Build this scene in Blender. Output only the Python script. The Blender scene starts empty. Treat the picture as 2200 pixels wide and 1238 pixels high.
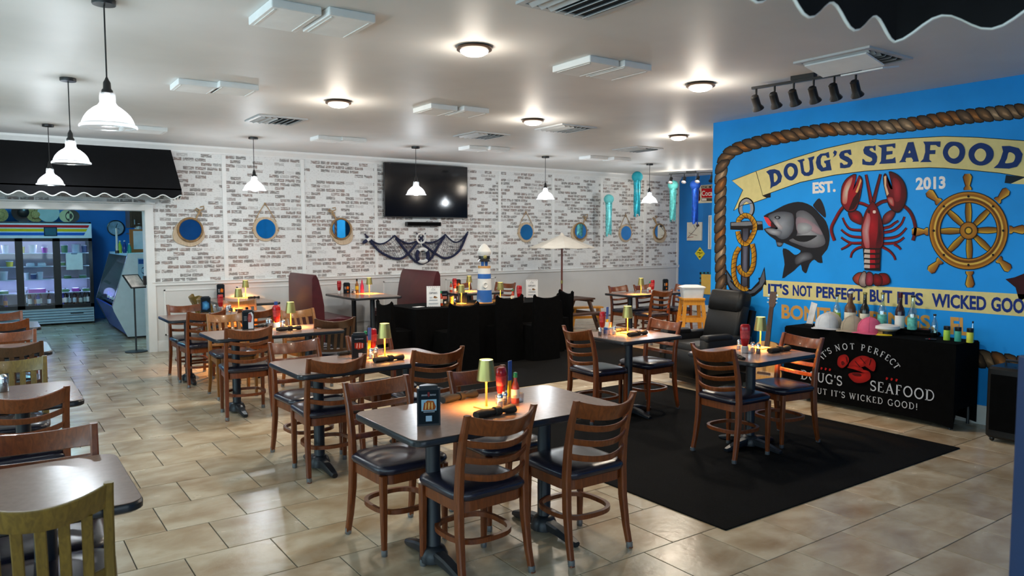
import bpy, bmesh, math, random
from mathutils import Vector, Matrix
R = math.radians
random.seed(7)
sc = bpy.context.scene
COL = sc.collection

# ---------------------------------------------------------------- camera
CAM_H = 1.68
FPX = 1602.0                       # focal length in pixels of a 2200 px wide frame
YAW, PITCH, ROLL = R(35.30), R(3.91), R(0.07)
cam = bpy.data.cameras.new('camera')
cam.sensor_width = 36.0
cam.lens = 36.0 * FPX / 2200.0
cam.clip_start, cam.clip_end = 0.05, 200
camo = bpy.data.objects.new('camera', cam)
COL.objects.link(camo)
_F = Vector((math.sin(YAW)*math.cos(PITCH), math.cos(YAW)*math.cos(PITCH), -math.sin(PITCH)))
_R0 = Vector((math.cos(YAW), -math.sin(YAW), 0))
_D0 = _F.cross(_R0)
_R = _R0*math.cos(ROLL) + _D0*math.sin(ROLL)
_D = -_R0*math.sin(ROLL) + _D0*math.cos(ROLL)
_m = Matrix((_R, -_D, -_F)).transposed().to_4x4()
_m.translation = (0, 0, CAM_H)
camo.matrix_world = _m
cam.dof.use_dof = True
cam.dof.focus_distance = 6.5
cam.dof.aperture_fstop = 5.0
sc.camera = camo

# ---------------------------------------------------------------- world, daylight, exposure
world = bpy.data.worlds.new('world'); sc.world = world; world.use_nodes = True
world.node_tree.nodes['Background'].inputs[0].default_value = (0.62, 0.80, 1.0, 1)
world.node_tree.nodes['Background'].inputs[1].default_value = 1.0
sc.view_settings.view_transform = 'Standard'
sc.view_settings.look = 'None'
sc.view_settings.gamma = 1.0
sc.view_settings.use_curve_mapping = False
sc.view_settings.exposure = 0.27

if hasattr(sc, 'cycles'):
    sc.cycles.max_bounces = 6; sc.cycles.diffuse_bounces = 3; sc.cycles.glossy_bounces = 3; sc.cycles.transmission_bounces = 4; sc.cycles.transparent_max_bounces = 10
    sc.cycles.caustics_reflective = False; sc.cycles.caustics_refractive = False; sc.cycles.sample_clamp_indirect = 6.0; sc.cycles.adaptive_threshold = 0.025

def area_light(name, loc, rot, sx, sy, power, col):
    l = bpy.data.lights.new(name, 'AREA'); l.shape = 'RECTANGLE'; l.size = sx; l.size_y = sy
    l.energy = power; l.color = col
    o = bpy.data.objects.new(name, l); COL.objects.link(o); o.location = loc; o.rotation_euler = rot
    return o
WIN_Y = (-1.1, 1.9, 4.9, 7.9)      # shop windows in the side wall (daylight)
for wy in WIN_Y:
    area_light('daylight', (-3.62, wy, 1.55), (0, R(-90), 0), 2.0, 2.3, 46, (0.62, 0.91, 1.0))
for wx in (-1.6, 1.4):
    area_light('daylight', (wx, -3.12, 1.75), (R(90), 0, 0), 2.3, 1.9, 22, (0.80, 0.94, 1.0))

# room dimensions
ZC, YW, XM, XE, XL, YF = 3.05, 11.94, 7.25, 13.2, -3.7, -3.2
YM = 6.03                          # where the mural wall ends
XJ = 1.93                          # edge of the opening in the back wall
ZJ = 2.07

# ---------------------------------------------------------------- helpers
def ray(px, py):
    return _F + _R*((px-1100)/FPX) + _D*((py-619)/FPX)
def P(px, py, z=None, x=None, y=None):
    """point of the room on the level z, or on the wall plane x or y, seen at a spot of the 2200x1238 frame"""
    d = ray(px, py); c = Vector((0, 0, CAM_H))
    t = (z-CAM_H)/d.z if z is not None else (x/d.x if x is not None else y/d.y)
    return c + d*t

class MB:
    def __init__(s): s.v = []; s.f = []
    def add(s, vs, fs):
        b = len(s.v); s.v += [tuple(v) for v in vs]; s.f += [tuple(i+b for i in f) for f in fs]; return s
    def box(s, c, sz, rz=0, rx=0, ry=0):
        m = Matrix.Rotation(rz, 3, 'Z') @ Matrix.Rotation(ry, 3, 'Y') @ Matrix.Rotation(rx, 3, 'X')
        vs = [m @ Vector((x*sz[0]/2, y*sz[1]/2, z*sz[2]/2)) + Vector(c) for x in (-1, 1) for y in (-1, 1) for z in (-1, 1)]
        return s.add(vs, [(0,1,3,2),(4,6,7,5),(0,4,5,1),(2,3,7,6),(0,2,6,4),(1,5,7,3)])
    def loft(s, rings, cap=True, close=False):
        n = len(rings[0]); vs = [p for r in rings for p in r]; fs = []
        k = len(rings)
        for i in range(k if close else k-1):
            a, b = i*n, ((i+1) % k)*n
            for j in range(n): fs.append((a+j, a+(j+1) % n, b+(j+1) % n, b+j))
        if cap and not close: fs += [tuple(range(n-1, -1, -1)), tuple((k-1)*n+j for j in range(n))]
        return s.add(vs, fs)
    def tube(s, pts, r, n=8, close=False, cap=True):
        pts = [Vector(p) for p in pts]; k = len(pts); rings = []; u = None
        for i, p in enumerate(pts):
            a = pts[(i-1) % k] if (close or i > 0) else p
            b = pts[(i+1) % k] if (close or i < k-1) else p
            t = (b-a).normalized()
            if u is None: u = t.orthogonal().normalized()
            u = (u - t*u.dot(t)).normalized(); w = t.cross(u)
            rr = r[i] if isinstance(r, (list, tuple)) else r
            rings.append([p + (u*math.cos(2*math.pi*j/n) + w*math.sin(2*math.pi*j/n))*rr for j in range(n)])
        return s.loft(rings, cap, close)
    def lathe(s, prof, n=20, c=(0, 0, 0), m=None, cap=True):
        rings = []
        for r, z in prof:
            ring = [Vector((r*math.cos(2*math.pi*j/n), r*math.sin(2*math.pi*j/n), z)) for j in range(n)]
            if m: ring = [m @ q for q in ring]
            rings.append([q + Vector(c) for q in ring])
        return s.loft(rings, cap)
    def prism(s, poly, a, b, f=lambda p, h: (p[0], p[1], h)):
        return s.loft([[f(p, a) for p in poly], [f(p, b) for p in poly]])
    def sweep(s, path, w, h, ch=0.004, up=(0, 0, 1)):
        """chamfered bar: w across, h along up"""
        path = [Vector(p) for p in path]; up = Vector(up); rings = []; k = len(path)
        for i, p in enumerate(path):
            t = (path[min(i+1, k-1)] - path[max(i-1, 0)]).normalized()
            sd = t.cross(up).normalized(); uu = sd.cross(t).normalized()
            ww, hh = (w[i] if isinstance(w, (list, tuple)) else w)/2, (h[i] if isinstance(h, (list, tuple)) else h)/2
            c = min(ch, ww*.6, hh*.6)
            rings.append([p + sd*x + uu*y for x, y in ((-ww+c,-hh),(ww-c,-hh),(ww,-hh+c),(ww,hh-c),(ww-c,hh),(-ww+c,hh),(-ww,hh-c),(-ww,-hh+c))])
        return s.loft(rings)
    def posts(s, pts, w, d, ch=0.005):
        """upright bar with horizontal sections"""
        rings = []
        for i, p in enumerate(pts):
            a, b = (w[i] if isinstance(w, (list, tuple)) else w)/2, (d[i] if isinstance(d, (list, tuple)) else d)/2
            rings.append([(p[0]+x, p[1]+y, p[2]) for x, y in ((-a+ch,-b),(a-ch,-b),(a,-b+ch),(a,b-ch),(a-ch,b),(-a+ch,b),(-a,b-ch),(-a,-b+ch))])
        return s.loft(rings)
    def mesh(s, name, smooth=True, ang=38):
        me = bpy.data.meshes.new(name); me.from_pydata(s.v, [], s.f)
        bm = bmesh.new(); bm.from_mesh(me); bmesh.ops.recalc_face_normals(bm, faces=bm.faces); bm.to_mesh(me); bm.free()
        if smooth:
            me.shade_smooth(); me.set_sharp_from_angle(angle=R(ang))
        return me
    def build(s, name, mat, parent=None, loc=None, rot=None, smooth=True, ang=38, kind=None, label=None):
        me = s.mesh(name, smooth, ang)
        if mat is not None: me.materials.append(mat)
        o = bpy.data.objects.new(name, me); COL.objects.link(o)
        if parent is not None: o.parent = parent
        if loc is not None: o.location = loc
        if rot is not None: o.rotation_euler = rot
        if kind: o['kind'] = kind
        if label: o['label'] = label
        return o

def tag(o, label, cat, group=None):
    o['label'] = label; o['category'] = cat
    if group: o['group'] = group
    return o
def thing(name, label, cat, loc=(0, 0, 0), rz=0, group=None):
    o = bpy.data.objects.new(name, None); COL.objects.link(o); o.empty_display_size = .1
    o.location = loc; o.rotation_euler = (0, 0, rz)
    return tag(o, label, cat, group)
def copy_tree(o, parent=None):
    c = o.copy(); COL.objects.link(c); c.parent = parent
    for ch in list(o.children): copy_tree(ch, c)
    return c
USED = set()
def place(proto, loc, rz, label, group=None, scale=None):
    """the first call uses the built thing itself, later ones copy it with its parts"""
    if proto.name in USED: o = copy_tree(proto)
    else: o = proto; USED.add(proto.name)
    o.location = loc; o.rotation_euler = (0, 0, rz); o['label'] = label
    if group: o['group'] = group
    if scale: o.scale = scale if isinstance(scale, tuple) else (scale,)*3
    return o
def lamp_light(parent, name, loc, power, col, radius=0.03, kind='POINT', **kw):
    l = bpy.data.lights.new(name, kind); l.energy = power; l.color = col
    if kind in ('POINT', 'SPOT'): l.shadow_soft_size = radius
    for k, v in kw.items(): setattr(l, k, v)
    o = bpy.data.objects.new(name, l); COL.objects.link(o); o.parent = parent; o.location = loc
    return o
def rrect(w, d, r, n=5):
    pts = []
    for cx, cy, a0 in ((w/2-r, d/2-r, 0), (-w/2+r, d/2-r, 90), (-w/2+r, -d/2+r, 180), (w/2-r, -d/2+r, 270)):
        for i in range(n+1):
            a = R(a0 + 90*i/n); pts.append((cx+r*math.cos(a), cy+r*math.sin(a)))
    return pts
def slab(mb, w, d, r, z0, z1, e=0.004, c=(0, 0), n=5):
    rings = []
    for z, q in ((z0, e), (z0+e, 0), (z1-e, 0), (z1, e)):
        rings.append([(x+c[0], y+c[1], z) for x, y in rrect(w-2*q, d-2*q, max(r-q, .001), n)])
    mb.loft(rings); return mb

# ---------------------------------------------------------------- materials
MATS = {}
def mat(name, col=(.5,.5,.5), rough=.5, metal=0, noise=0, nscale=8, stretch=(1,1,1), bump=0, bscale=60, coat=0, emit=None, estr=0, spec=.5, sheen=0, coord='Object', alpha=1, trans=0):
    if name in MATS: return MATS[name]
    m = bpy.data.materials.new(name); m.use_nodes = True; nt = m.node_tree; b = nt.nodes['Principled BSDF']
    b.inputs['Base Color'].default_value = (*col, 1); b.inputs['Roughness'].default_value = rough
    b.inputs['Metallic'].default_value = metal; b.inputs['Specular IOR Level'].default_value = spec
    b.inputs['Coat Weight'].default_value = coat; b.inputs['Sheen Weight'].default_value = sheen
    b.inputs['Alpha'].default_value = alpha; b.inputs['Transmission Weight'].default_value = trans
    if emit: b.inputs['Emission Color'].default_value = (*emit, 1); b.inputs['Emission Strength'].default_value = estr
    tc = nt.nodes.new('ShaderNodeTexCoord'); mp = nt.nodes.new('ShaderNodeMapping'); mp.inputs['Scale'].default_value = stretch
    nt.links.new(tc.outputs[coord], mp.inputs[0])
    nz = nt.nodes.new('ShaderNodeTexNoise'); nz.inputs['Scale'].default_value = nscale; nz.inputs['Detail'].default_value = 4
    nt.links.new(mp.outputs[0], nz.inputs['Vector'])
    am = noise if noise else .06
    rp = nt.nodes.new('ShaderNodeValToRGB')
    rp.color_ramp.elements[0].position = .3; rp.color_ramp.elements[1].position = .7
    rp.color_ramp.elements[0].color = (*[max(0, c*(1-am)) for c in col], 1); rp.color_ramp.elements[1].color = (*[min(1, c*(1+am)) for c in col], 1)
    nt.links.new(nz.outputs['Fac'], rp.inputs[0]); nt.links.new(rp.outputs[0], b.inputs['Base Color'])
    if bump:
        n2 = nt.nodes.new('ShaderNodeTexNoise'); n2.inputs['Scale'].default_value = bscale; nt.links.new(tc.outputs[coord], n2.inputs['Vector'])
        bp = nt.nodes.new('ShaderNodeBump'); bp.inputs['Strength'].default_value = bump; bp.inputs['Distance'].default_value = .01
        nt.links.new(n2.outputs['Fac'], bp.inputs['Height']); nt.links.new(bp.outputs[0], b.inputs['Normal'])
    MATS[name] = m
    return m
def wood(name, a, b_, rough=.34, scale=6, coat=.12):
    if name in MATS: return MATS[name]
    m = mat(name, a, rough, coat=coat); nt = m.node_tree; b = nt.nodes['Principled BSDF']
    mp = [n for n in nt.nodes if n.type == 'MAPPING'][0]; mp.inputs['Scale'].default_value = (9, 9, 1.2)
    nz = [n for n in nt.nodes if n.type == 'TEX_NOISE'][0]; nz.inputs['Scale'].default_value = scale; nz.inputs['Distortion'].default_value = 1.2
    rp = [n for n in nt.nodes if n.type == 'VALTORGB'][0]
    rp.color_ramp.elements[0].color = (*a, 1); rp.color_ramp.elements[1].color = (*b_, 1)
    return m
def emission(name, col, s):
    if name in MATS: return MATS[name]
    m = bpy.data.materials.new(name); m.use_nodes = True; nt = m.node_tree
    b = nt.nodes['Principled BSDF']; b.inputs['Base Color'].default_value = (*col, 1)
    b.inputs['Emission Color'].default_value = (*col, 1); b.inputs['Emission Strength'].default_value = s
    MATS[name] = m; return m
def glassy(name, col=(1, 1, 1), clear=.7, rough=.05, milky=0.0):
    """thin clear wall: transparent + gloss (+ some translucent body)"""
    if name in MATS: return MATS[name]
    m = bpy.data.materials.new(name); m.use_nodes = True; nt = m.node_tree
    for n in list(nt.nodes):
        if n.type != 'OUTPUT_MATERIAL': nt.nodes.remove(n)
    out = [n for n in nt.nodes if n.type == 'OUTPUT_MATERIAL'][0]
    tr = nt.nodes.new('ShaderNodeBsdfTransparent'); tr.inputs[0].default_value = (*col, 1)
    gl = nt.nodes.new('ShaderNodeBsdfGlossy'); gl.inputs['Roughness'].default_value = rough
    mx = nt.nodes.new('ShaderNodeMixShader'); mx.inputs[0].default_value = 1-clear
    nt.links.new(tr.outputs[0], mx.inputs[1])
    if milky:
        tl = nt.nodes.new('ShaderNodeBsdfTranslucent'); tl.inputs[0].default_value = (*col, 1)
        m2 = nt.nodes.new('ShaderNodeMixShader'); m2.inputs[0].default_value = milky
        nt.links.new(gl.outputs[0], m2.inputs[1]); nt.links.new(tl.outputs[0], m2.inputs[2]); nt.links.new(m2.outputs[0], mx.inputs[2])
    else: nt.links.new(gl.outputs[0], mx.inputs[2])
    nt.links.new(mx.outputs[0], out.inputs[0]); MATS[name] = m; return m

W_RED = wood('cherry_wood', (.225, .055, .011), (.12, .027, .006))
W_HONEY = wood('honey_wood', (.32, .125, .022), (.20, .075, .014))
W_DARK = wood('walnut_wood', (.088, .038, .016), (.055, .023, .010))
W_GOLD = wood('golden_oak_wood', (.22, .135, .022), (.13, .078, .014), rough=.4, coat=.1)
W_PINE = wood('orange_pine_wood', (.78, .34, .035), (.62, .25, .02), rough=.45, coat=.1)
W_PALE = wood('pale_driftwood', (.66, .52, .36), (.50, .37, .24), rough=.7, coat=0)
VINYL = mat('navy_vinyl', (.016, .015, .028), .27, noise=.2, bump=.02, spec=.6)
BLACKM = mat('black_metal', (.012, .016, .022), .38, metal=.0, spec=.5)
BLACKP = mat('black_plastic', (.012, .012, .013), .3)
CAP = mat('grey_glide', (.24, .27, .30), .3, metal=.7)
LAM = mat('brown_laminate', (.235, .15, .115), .22, noise=.08, nscale=40, coat=.0, spec=.6)
EDGE = mat('black_table_edge', (.014, .017, .022), .3)
CLOTH = mat('black_cloth', (.0028, .0028, .003), .95, noise=.25, nscale=20, spec=.06)
WHITE = mat('white_paint', (.78, .78, .76), .5, noise=.03)
GOLD = mat('gold_metal', (.42, .36, .12), .36, metal=.8, noise=.05)
GOLD_LIT = mat('lamp_lit_gold', (.72, .46, .10), .4, metal=.25)  # brighter copy of the gold: lamp glow put into stem and base colour
CHROME = mat('chrome', (.7, .7, .7), .18, metal=1)

# ================================================================ THE SETTING
def struct(name, mb, m, smooth=False):
    return mb.build(name, m, smooth=smooth, kind='structure')

# ---- floor: grout bed with tiles laid in a running bond
def floor_material():
    m = mat('stone_tile', (.42, .33, .22), .2, spec=.55); nt = m.node_tree; b = nt.nodes['Principled BSDF']
    for n in list(nt.nodes):
        if n.type in ('TEX_NOISE', 'VALTORGB', 'MAPPING', 'TEX_COORD'): nt.nodes.remove(n)
    geo = nt.nodes.new('ShaderNodeNewGeometry'); oi = nt.nodes.new('ShaderNodeObjectInfo')
    ad = nt.nodes.new('ShaderNodeMath'); ad.operation = 'ADD'
    nt.links.new(geo.outputs['Random Per Island'], ad.inputs[0]); nt.links.new(oi.outputs['Random'], ad.inputs[1])
    ml = nt.nodes.new('ShaderNodeMath'); ml.operation = 'MULTIPLY'; ml.inputs[1].default_value = 37.0
    nt.links.new(ad.outputs[0], ml.inputs[0])
    fr = nt.nodes.new('ShaderNodeMath'); fr.operation = 'FRACT'; nt.links.new(ml.outputs[0], fr.inputs[0])
    nz = nt.nodes.new('ShaderNodeTexNoise'); nz.noise_dimensions = '4D'; nz.inputs['Scale'].default_value = 3.2; nz.inputs['Detail'].default_value = 6; nz.inputs['Distortion'].default_value = .35
    mp = nt.nodes.new('ShaderNodeMapping'); mp.inputs['Scale'].default_value = (1.0, 1.5, 1)
    nt.links.new(geo.outputs['Position'], mp.inputs[0]); nt.links.new(mp.outputs[0], nz.inputs['Vector']); nt.links.new(ml.outputs[0], nz.inputs['W'])
    rp = nt.nodes.new('ShaderNodeValToRGB'); e = rp.color_ramp.elements
    e[0].position = .28; e[0].color = (.34, .228, .122, 1); e[1].position = .62; e[1].color = (.58, .488, .35, 1)
    x = e.new(.46); x.color = (.46, .355, .23, 1)
    nt.links.new(nz.outputs['Fac'], rp.inputs[0])
    hs = nt.nodes.new('ShaderNodeHueSaturation'); nt.links.new(rp.outputs[0], hs.inputs['Color'])
    mr = nt.nodes.new('ShaderNodeMapRange'); mr.inputs['To Min'].default_value = .86; mr.inputs['To Max'].default_value = 1.12
    nt.links.new(fr.outputs[0], mr.inputs[0]); nt.links.new(mr.outputs[0], hs.inputs['Value'])
    nt.links.new(hs.outputs[0], b.inputs['Base Color'])
    n2 = nt.nodes.new('ShaderNodeTexNoise'); n2.inputs['Scale'].default_value = 22; n2.inputs['Detail'].default_value = 3
    nt.links.new(geo.outputs['Position'], n2.inputs['Vector'])
    bp = nt.nodes.new('ShaderNodeBump'); bp.inputs['Strength'].default_value = .12; bp.inputs['Distance'].default_value = .01
    nt.links.new(n2.outputs['Fac'], bp.inputs['Height']); nt.links.new(bp.outputs[0], b.inputs['Normal'])
    r2 = nt.nodes.new('ShaderNodeMapRange'); r2.inputs['To Min'].default_value = .15; r2.inputs['To Max'].default_value = .34
    nt.links.new(nz.outputs['Fac'], r2.inputs[0]); nt.links.new(r2.outputs[0], b.inputs['Roughness'])
    return m
TILE = floor_material()
GROUT = mat('grey_grout', (.075, .065, .055), .85)
floor = struct('floor', MB().box(((XL+XE)/2, (YF+18)/2, -.055), (XE-XL+.4, 18-YF+.4, .1)), GROUT)
TP = .448
def tile_ring(mb, cx, cy, h=TP/2-.0028, hy=None):
    hy = hy or h
    rings = []
    for z, q in ((-.01, 0), (-.0015, 0), (0, .0015)):
        rings.append([(cx-h+q, cy-hy+q, z), (cx+h-q, cy-hy+q, z), (cx+h-q, cy+hy-q, z), (cx-h+q, cy+hy-q, z)])
    mb.loft(rings)
cells = []
r0 = int((YF-4.10)/TP)-1
for row in range(r0, 32):
    y0 = 4.10 + row*TP
    if y0 > 17.6 or y0 < YF: continue
    off = 1.02 if row % 2 == 0 else 1.02 + TP/2
    for k in range(-12, 28):
        cx = off + (k+.5)*TP; cy = y0 + TP/2
        if cx < XL+.3 or cx > XE-.25: continue
        if y0 > YW-.3 and cx > 5.2: continue
        v = Vector((cx, cy, -CAM_H)); w = v.dot(_F)
        seen = False
        if w > .5:
            px, py = 1100+FPX*v.dot(_R)/w, 619+FPX*v.dot(_D)/w
            seen = -60 < px < 2260 and py < 1300
        under = (3.5 < cx < 6.15 and 2.8 < cy < 6.1) or (4.1 < cx < 7.9 and 6.8 < cy < 9.6) or (cx > XM and cy < 6.2)
        cells.append((w if seen and not under else 999, cx, cy))
cells.sort()
tm = MB(); tile_ring(tm, 0, 0); tme = tm.mesh('tile', False); tme.materials.append(TILE)
rest = MB()
for i, (w, cx, cy) in enumerate(cells):
    if i < 300 and w < 900:
        o = bpy.data.objects.new('tile', tme); COL.objects.link(o); o.parent = floor; o.location = (cx, cy, 0)
    else: tile_ring(rest, cx, cy)
rest.build('floor_tiles', TILE, floor, smooth=False, kind='stuff')

# ---- ceiling
CEIL = mat('ceiling_paint', (.74, .74, .725), .5, noise=.05, nscale=1.3, bump=.05, bscale=5, spec=.16)
struct('ceiling', MB().box(((XL+XE)/2, (YF+18)/2, ZC+.05), (XE-XL+.4, 18-YF+.4, .1)), CEIL)

# ---- whitewashed brick wallpaper
def wallpaper():
    m = mat('brick_wallpaper', (.7, .7, .68), .6); nt = m.node_tree; b = nt.nodes['Principled BSDF']
    for n in list(nt.nodes):
        if n.type in ('TEX_NOISE', 'VALTORGB', 'MAPPING'): nt.nodes.remove(n)
    tc = [n for n in nt.nodes if n.type == 'TEX_COORD'][0]
    sp = nt.nodes.new('ShaderNodeSeparateXYZ'); cb = nt.nodes.new('ShaderNodeCombineXYZ')
    nt.links.new(tc.outputs['Object'], sp.inputs[0]); nt.links.new(sp.outputs['X'], cb.inputs['X']); nt.links.new(sp.outputs['Z'], cb.inputs['Y'])
    wob = nt.nodes.new('ShaderNodeTexNoise'); wob.inputs['Scale'].default_value = 26; wob.inputs['Detail'].default_value = 3
    nt.links.new(cb.outputs[0], wob.inputs['Vector'])
    mw = nt.nodes.new('ShaderNodeVectorMath'); mw.operation = 'SCALE'; mw.inputs['Scale'].default_value = .009
    nt.links.new(wob.outputs['Color'], mw.inputs[0])
    av = nt.nodes.new('ShaderNodeVectorMath'); av.operation = 'ADD'; nt.links.new(cb.outputs[0], av.inputs[0]); nt.links.new(mw.outputs[0], av.inputs[1])
    br = nt.nodes.new('ShaderNodeTexBrick'); br.inputs['Scale'].default_value = 1; br.inputs['Brick Width'].default_value = .17; br.inputs['Row Height'].default_value = .064
    br.inputs['Mortar Size'].default_value = .009; br.inputs['Mortar Smooth'].default_value = .25
    br.inputs['Color1'].default_value = (0, 0, 0, 1); br.inputs['Color2'].default_value = (1, 1, 1, 1); br.inputs['Mortar'].default_value = (0, 0, 0, 1)
    br.offset_frequency = 2
    nt.links.new(av.outputs[0], br.inputs['Vector'])
    th = nt.nodes.new('ShaderNodeMapRange'); th.inputs['From Min'].default_value = .40; th.inputs['From Max'].default_value = .56
    nt.links.new(br.outputs['Color'], th.inputs[0])
    n1 = nt.nodes.new('ShaderNodeTexNoise'); n1.inputs['Scale'].default_value = 34; n1.inputs['Detail'].default_value = 4; n1.inputs['Roughness'].default_value = .7
    st = nt.nodes.new('ShaderNodeMapping'); st.inputs['Scale'].default_value = (.5, 1.2, 1); nt.links.new(cb.outputs[0], st.inputs[0]); nt.links.new(st.outputs[0], n1.inputs['Vector'])
    t2 = nt.nodes.new('ShaderNodeMapRange'); t2.inputs['From Min'].default_value = .36; t2.inputs['From Max'].default_value = .50
    nt.links.new(n1.outputs['Fac'], t2.inputs[0])
    inv = nt.nodes.new('ShaderNodeMath'); inv.operation = 'SUBTRACT'; inv.inputs[0].default_value = 1; nt.links.new(br.outputs['Fac'], inv.inputs[1])
    k1 = nt.nodes.new('ShaderNodeMath'); k1.operation = 'MULTIPLY'; nt.links.new(th.outputs[0], k1.inputs[0]); nt.links.new(t2.outputs[0], k1.inputs[1])
    k2 = nt.nodes.new('ShaderNodeMath'); k2.operation = 'MULTIPLY'; nt.links.new(k1.outputs[0], k2.inputs[0]); nt.links.new(inv.outputs[0], k2.inputs[1])
    # faint all-over mortar lines and stains
    n3 = nt.nodes.new('ShaderNodeTexNoise'); n3.inputs['Scale'].default_value = 60; nt.links.new(st.outputs[0], n3.inputs['Vector'])
    t3 = nt.nodes.new('ShaderNodeMapRange'); t3.inputs['From Min'].default_value = .56; t3.inputs['From Max'].default_value = .68; t3.inputs['To Max'].default_value = .3
    nt.links.new(n3.outputs['Fac'], t3.inputs[0])
    mx0 = nt.nodes.new('ShaderNodeMath'); mx0.operation = 'MAXIMUM'; nt.links.new(k2.outputs[0], mx0.inputs[0]); nt.links.new(t3.outputs[0], mx0.inputs[1])
    n4 = nt.nodes.new('ShaderNodeTexNoise'); n4.inputs['Scale'].default_value = 6; nt.links.new(cb.outputs[0], n4.inputs['Vector'])
    bc = nt.nodes.new('ShaderNodeValToRGB'); bc.color_ramp.elements[0].position = .42; bc.color_ramp.elements[0].color = (.25, .235, .22, 1); bc.color_ramp.elements[1].position = .62; bc.color_ramp.elements[1].color = (.33, .25, .22, 1)
    nt.links.new(n4.outputs['Fac'], bc.inputs[0])
    mx = nt.nodes.new('ShaderNodeMix'); mx.data_type = 'RGBA'
    mx.inputs['A'].default_value = (.80, .795, .77, 1); nt.links.new(bc.outputs[0], mx.inputs['B']); nt.links.new(mx0.outputs[0], mx.inputs['Factor'])
    nt.links.new(mx.outputs['Result'], b.inputs['Base Color'])
    return m
PAPER = wallpaper()
WALLW = mat('wainscot_white', (.70, .685, .655), .45, noise=.03, nscale=3)
TRIM = mat('trim_white', (.86, .85, .82), .4, noise=.02)
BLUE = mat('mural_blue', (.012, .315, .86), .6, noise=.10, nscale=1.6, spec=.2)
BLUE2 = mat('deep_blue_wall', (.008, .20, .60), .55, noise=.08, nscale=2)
T = .14
wb = MB().box(((2.0+XE)/2, YW+T/2, (1.0+ZC)/2), (XE-2.0, T, ZC-1.0))
wb.box(((XL+2.0)/2, YW+T/2, (ZJ+.09+ZC)/2), (2.0-XL, T, ZC-ZJ-.09))
wb.box(((XL-1.7)/2, YW+T/2, ZJ/2+.04), (-1.7-XL, T, ZJ+.1))
wall_back = struct('wall_back', wb, PAPER)
MB().box(((2.0+XE)/2, YW+T/2-.003, .5), (XE-2.0, T+.006, 1.0)).build('wainscot_panel', WALLW, wall_back, smooth=False)
# rail, base, battens, crown
tr = MB(); tr.box(((2.0+XE)/2, YW-.014, 1.0), (XE-2.0, .028, .05)); tr.box(((2.0+XE)/2, YW-.02, 1.022), (XE-2.0, .04, .012))
struct('trim_1', tr, TRIM)
cr = MB().loft([[(x, YW, 2.945), (x, YW-.014, 2.945), (x, YW-.02, 2.965), (x, YW-.07, 3.02), (x, YW-.075, ZC), (x, YW, ZC)] for x in (XL, XE)])
struct('trim_2', cr, TRIM)
bb = MB().box(((2.03+XE)/2, YW-.009, .07), (XE-2.03, .018, .14)); bb.box(((2.03+XE)/2, YW-.006, .15), (XE-2.03, .012, .02))
struct('baseboard_back', bb, TRIM)
for i, px in enumerate((483, 651, 1073, 1188, 1292, 1385)):
    x = P(px, 460, y=YW).x
    struct('trim_%d' % (3+i), MB().box((x, YW-.007, 1.98), (.062, .014, 1.92)), TRIM)
for i, x in enumerate((5.57, 6.83)):
    struct('trim_%d' % (10+i), MB().box((x, YW-.006, 1.98), (.055, .012, 1.92)), TRIM)
struct('trim_15', MB().box((XE-.03, YW-.008, 1.5), (.05, .016, 2.9)), TRIM)
for i, (x0, x1) in enumerate(((2.16, 2.92), (3.2, 4.15), (4.4, 5.45), (5.7, 6.7), (6.95, 8.05))):
    pm = MB()
    for a, b_ in (((x0, .24), (x1, .24)), ((x0, .9), (x1, .9)), ((x0, .24), (x0, .9)), ((x1, .24), (x1, .9))):
        pm.box(((a[0]+b_[0])/2, YW-.008, (a[1]+b_[1])/2), (abs(b_[0]-a[0])+.02, .012, abs(b_[1]-a[1])+.02))
    pm.build('panel_moulding', TRIM, wall_back, smooth=False)
# opening surround
door = MB()
door.box((XJ+.055, YW-.013, (ZJ+.09)/2), (.11, .026, ZJ+.09)); door.box(((XJ-1.7)/2, YW-.012, ZJ+.045), (XJ+1.7, .024, .09))
door.box((XJ+.01, YW+.1, ZJ/2), (.03, .2, ZJ)); door.box(((XJ-1.7)/2, YW+.1, ZJ+.01), (XJ+1.7, .2, .03)); door.box((-1.7, YW+.1, ZJ/2), (.05, .2, ZJ))
door.box(((XJ+.12-1.7)/2, YW-.02, ZJ+.105), (XJ+1.85, .045, .02))
struct('door_1', door, TRIM)

# ---- mural wall, end wall, the walls behind the camera
wall_right = struct('wall_right', MB().box((XM+.1, (YM+YF)/2, ZC/2), (.2, YM-YF, ZC)), BLUE)
mb_ = MB().box((XM-.009, (YM+YF)/2, .075), (.018, YM-YF, .15)); mb_.box((XM-.006, (YM+YF)/2, .16), (.012, YM-YF, .02))
struct('baseboard_right', mb_, TRIM)
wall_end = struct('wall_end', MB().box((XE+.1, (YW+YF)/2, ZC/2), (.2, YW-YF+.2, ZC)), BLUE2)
struct('baseboard_end', MB().box((XE-.009, (YW+YF)/2, .075), (.018, YW-YF, .15)), TRIM)
wl = MB(); ys = [YF] ; zs = (.55, 2.55)
edges = sorted(WIN_Y)
prev = YF
for wy in edges:
    wl.box((XL-.1, (prev+wy-1.15)/2, ZC/2), (.2, wy-1.15-prev, ZC)); wl.box((XL-.1, wy, zs[0]/2), (.2, 2.3, zs[0])); wl.box((XL-.1, wy, (zs[1]+ZC)/2), (.2, 2.3, ZC-zs[1])); prev = wy+1.15
wl.box((XL-.1, (prev+18)/2, ZC/2), (.2, 18-prev, ZC))
struct('wall_left', wl, WALLW)
wf = MB(); prev = XL
for wx in (-1.6, 1.4):
    wf.box(((prev+wx-1.15)/2, YF-.1, ZC/2), (wx-1.15-prev, .2, ZC)); wf.box((wx, YF-.1, .4), (2.3, .2, .8)); wf.box((wx, YF-.1, 2.88), (2.3, .2, .36)); prev = wx+1.15
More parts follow.
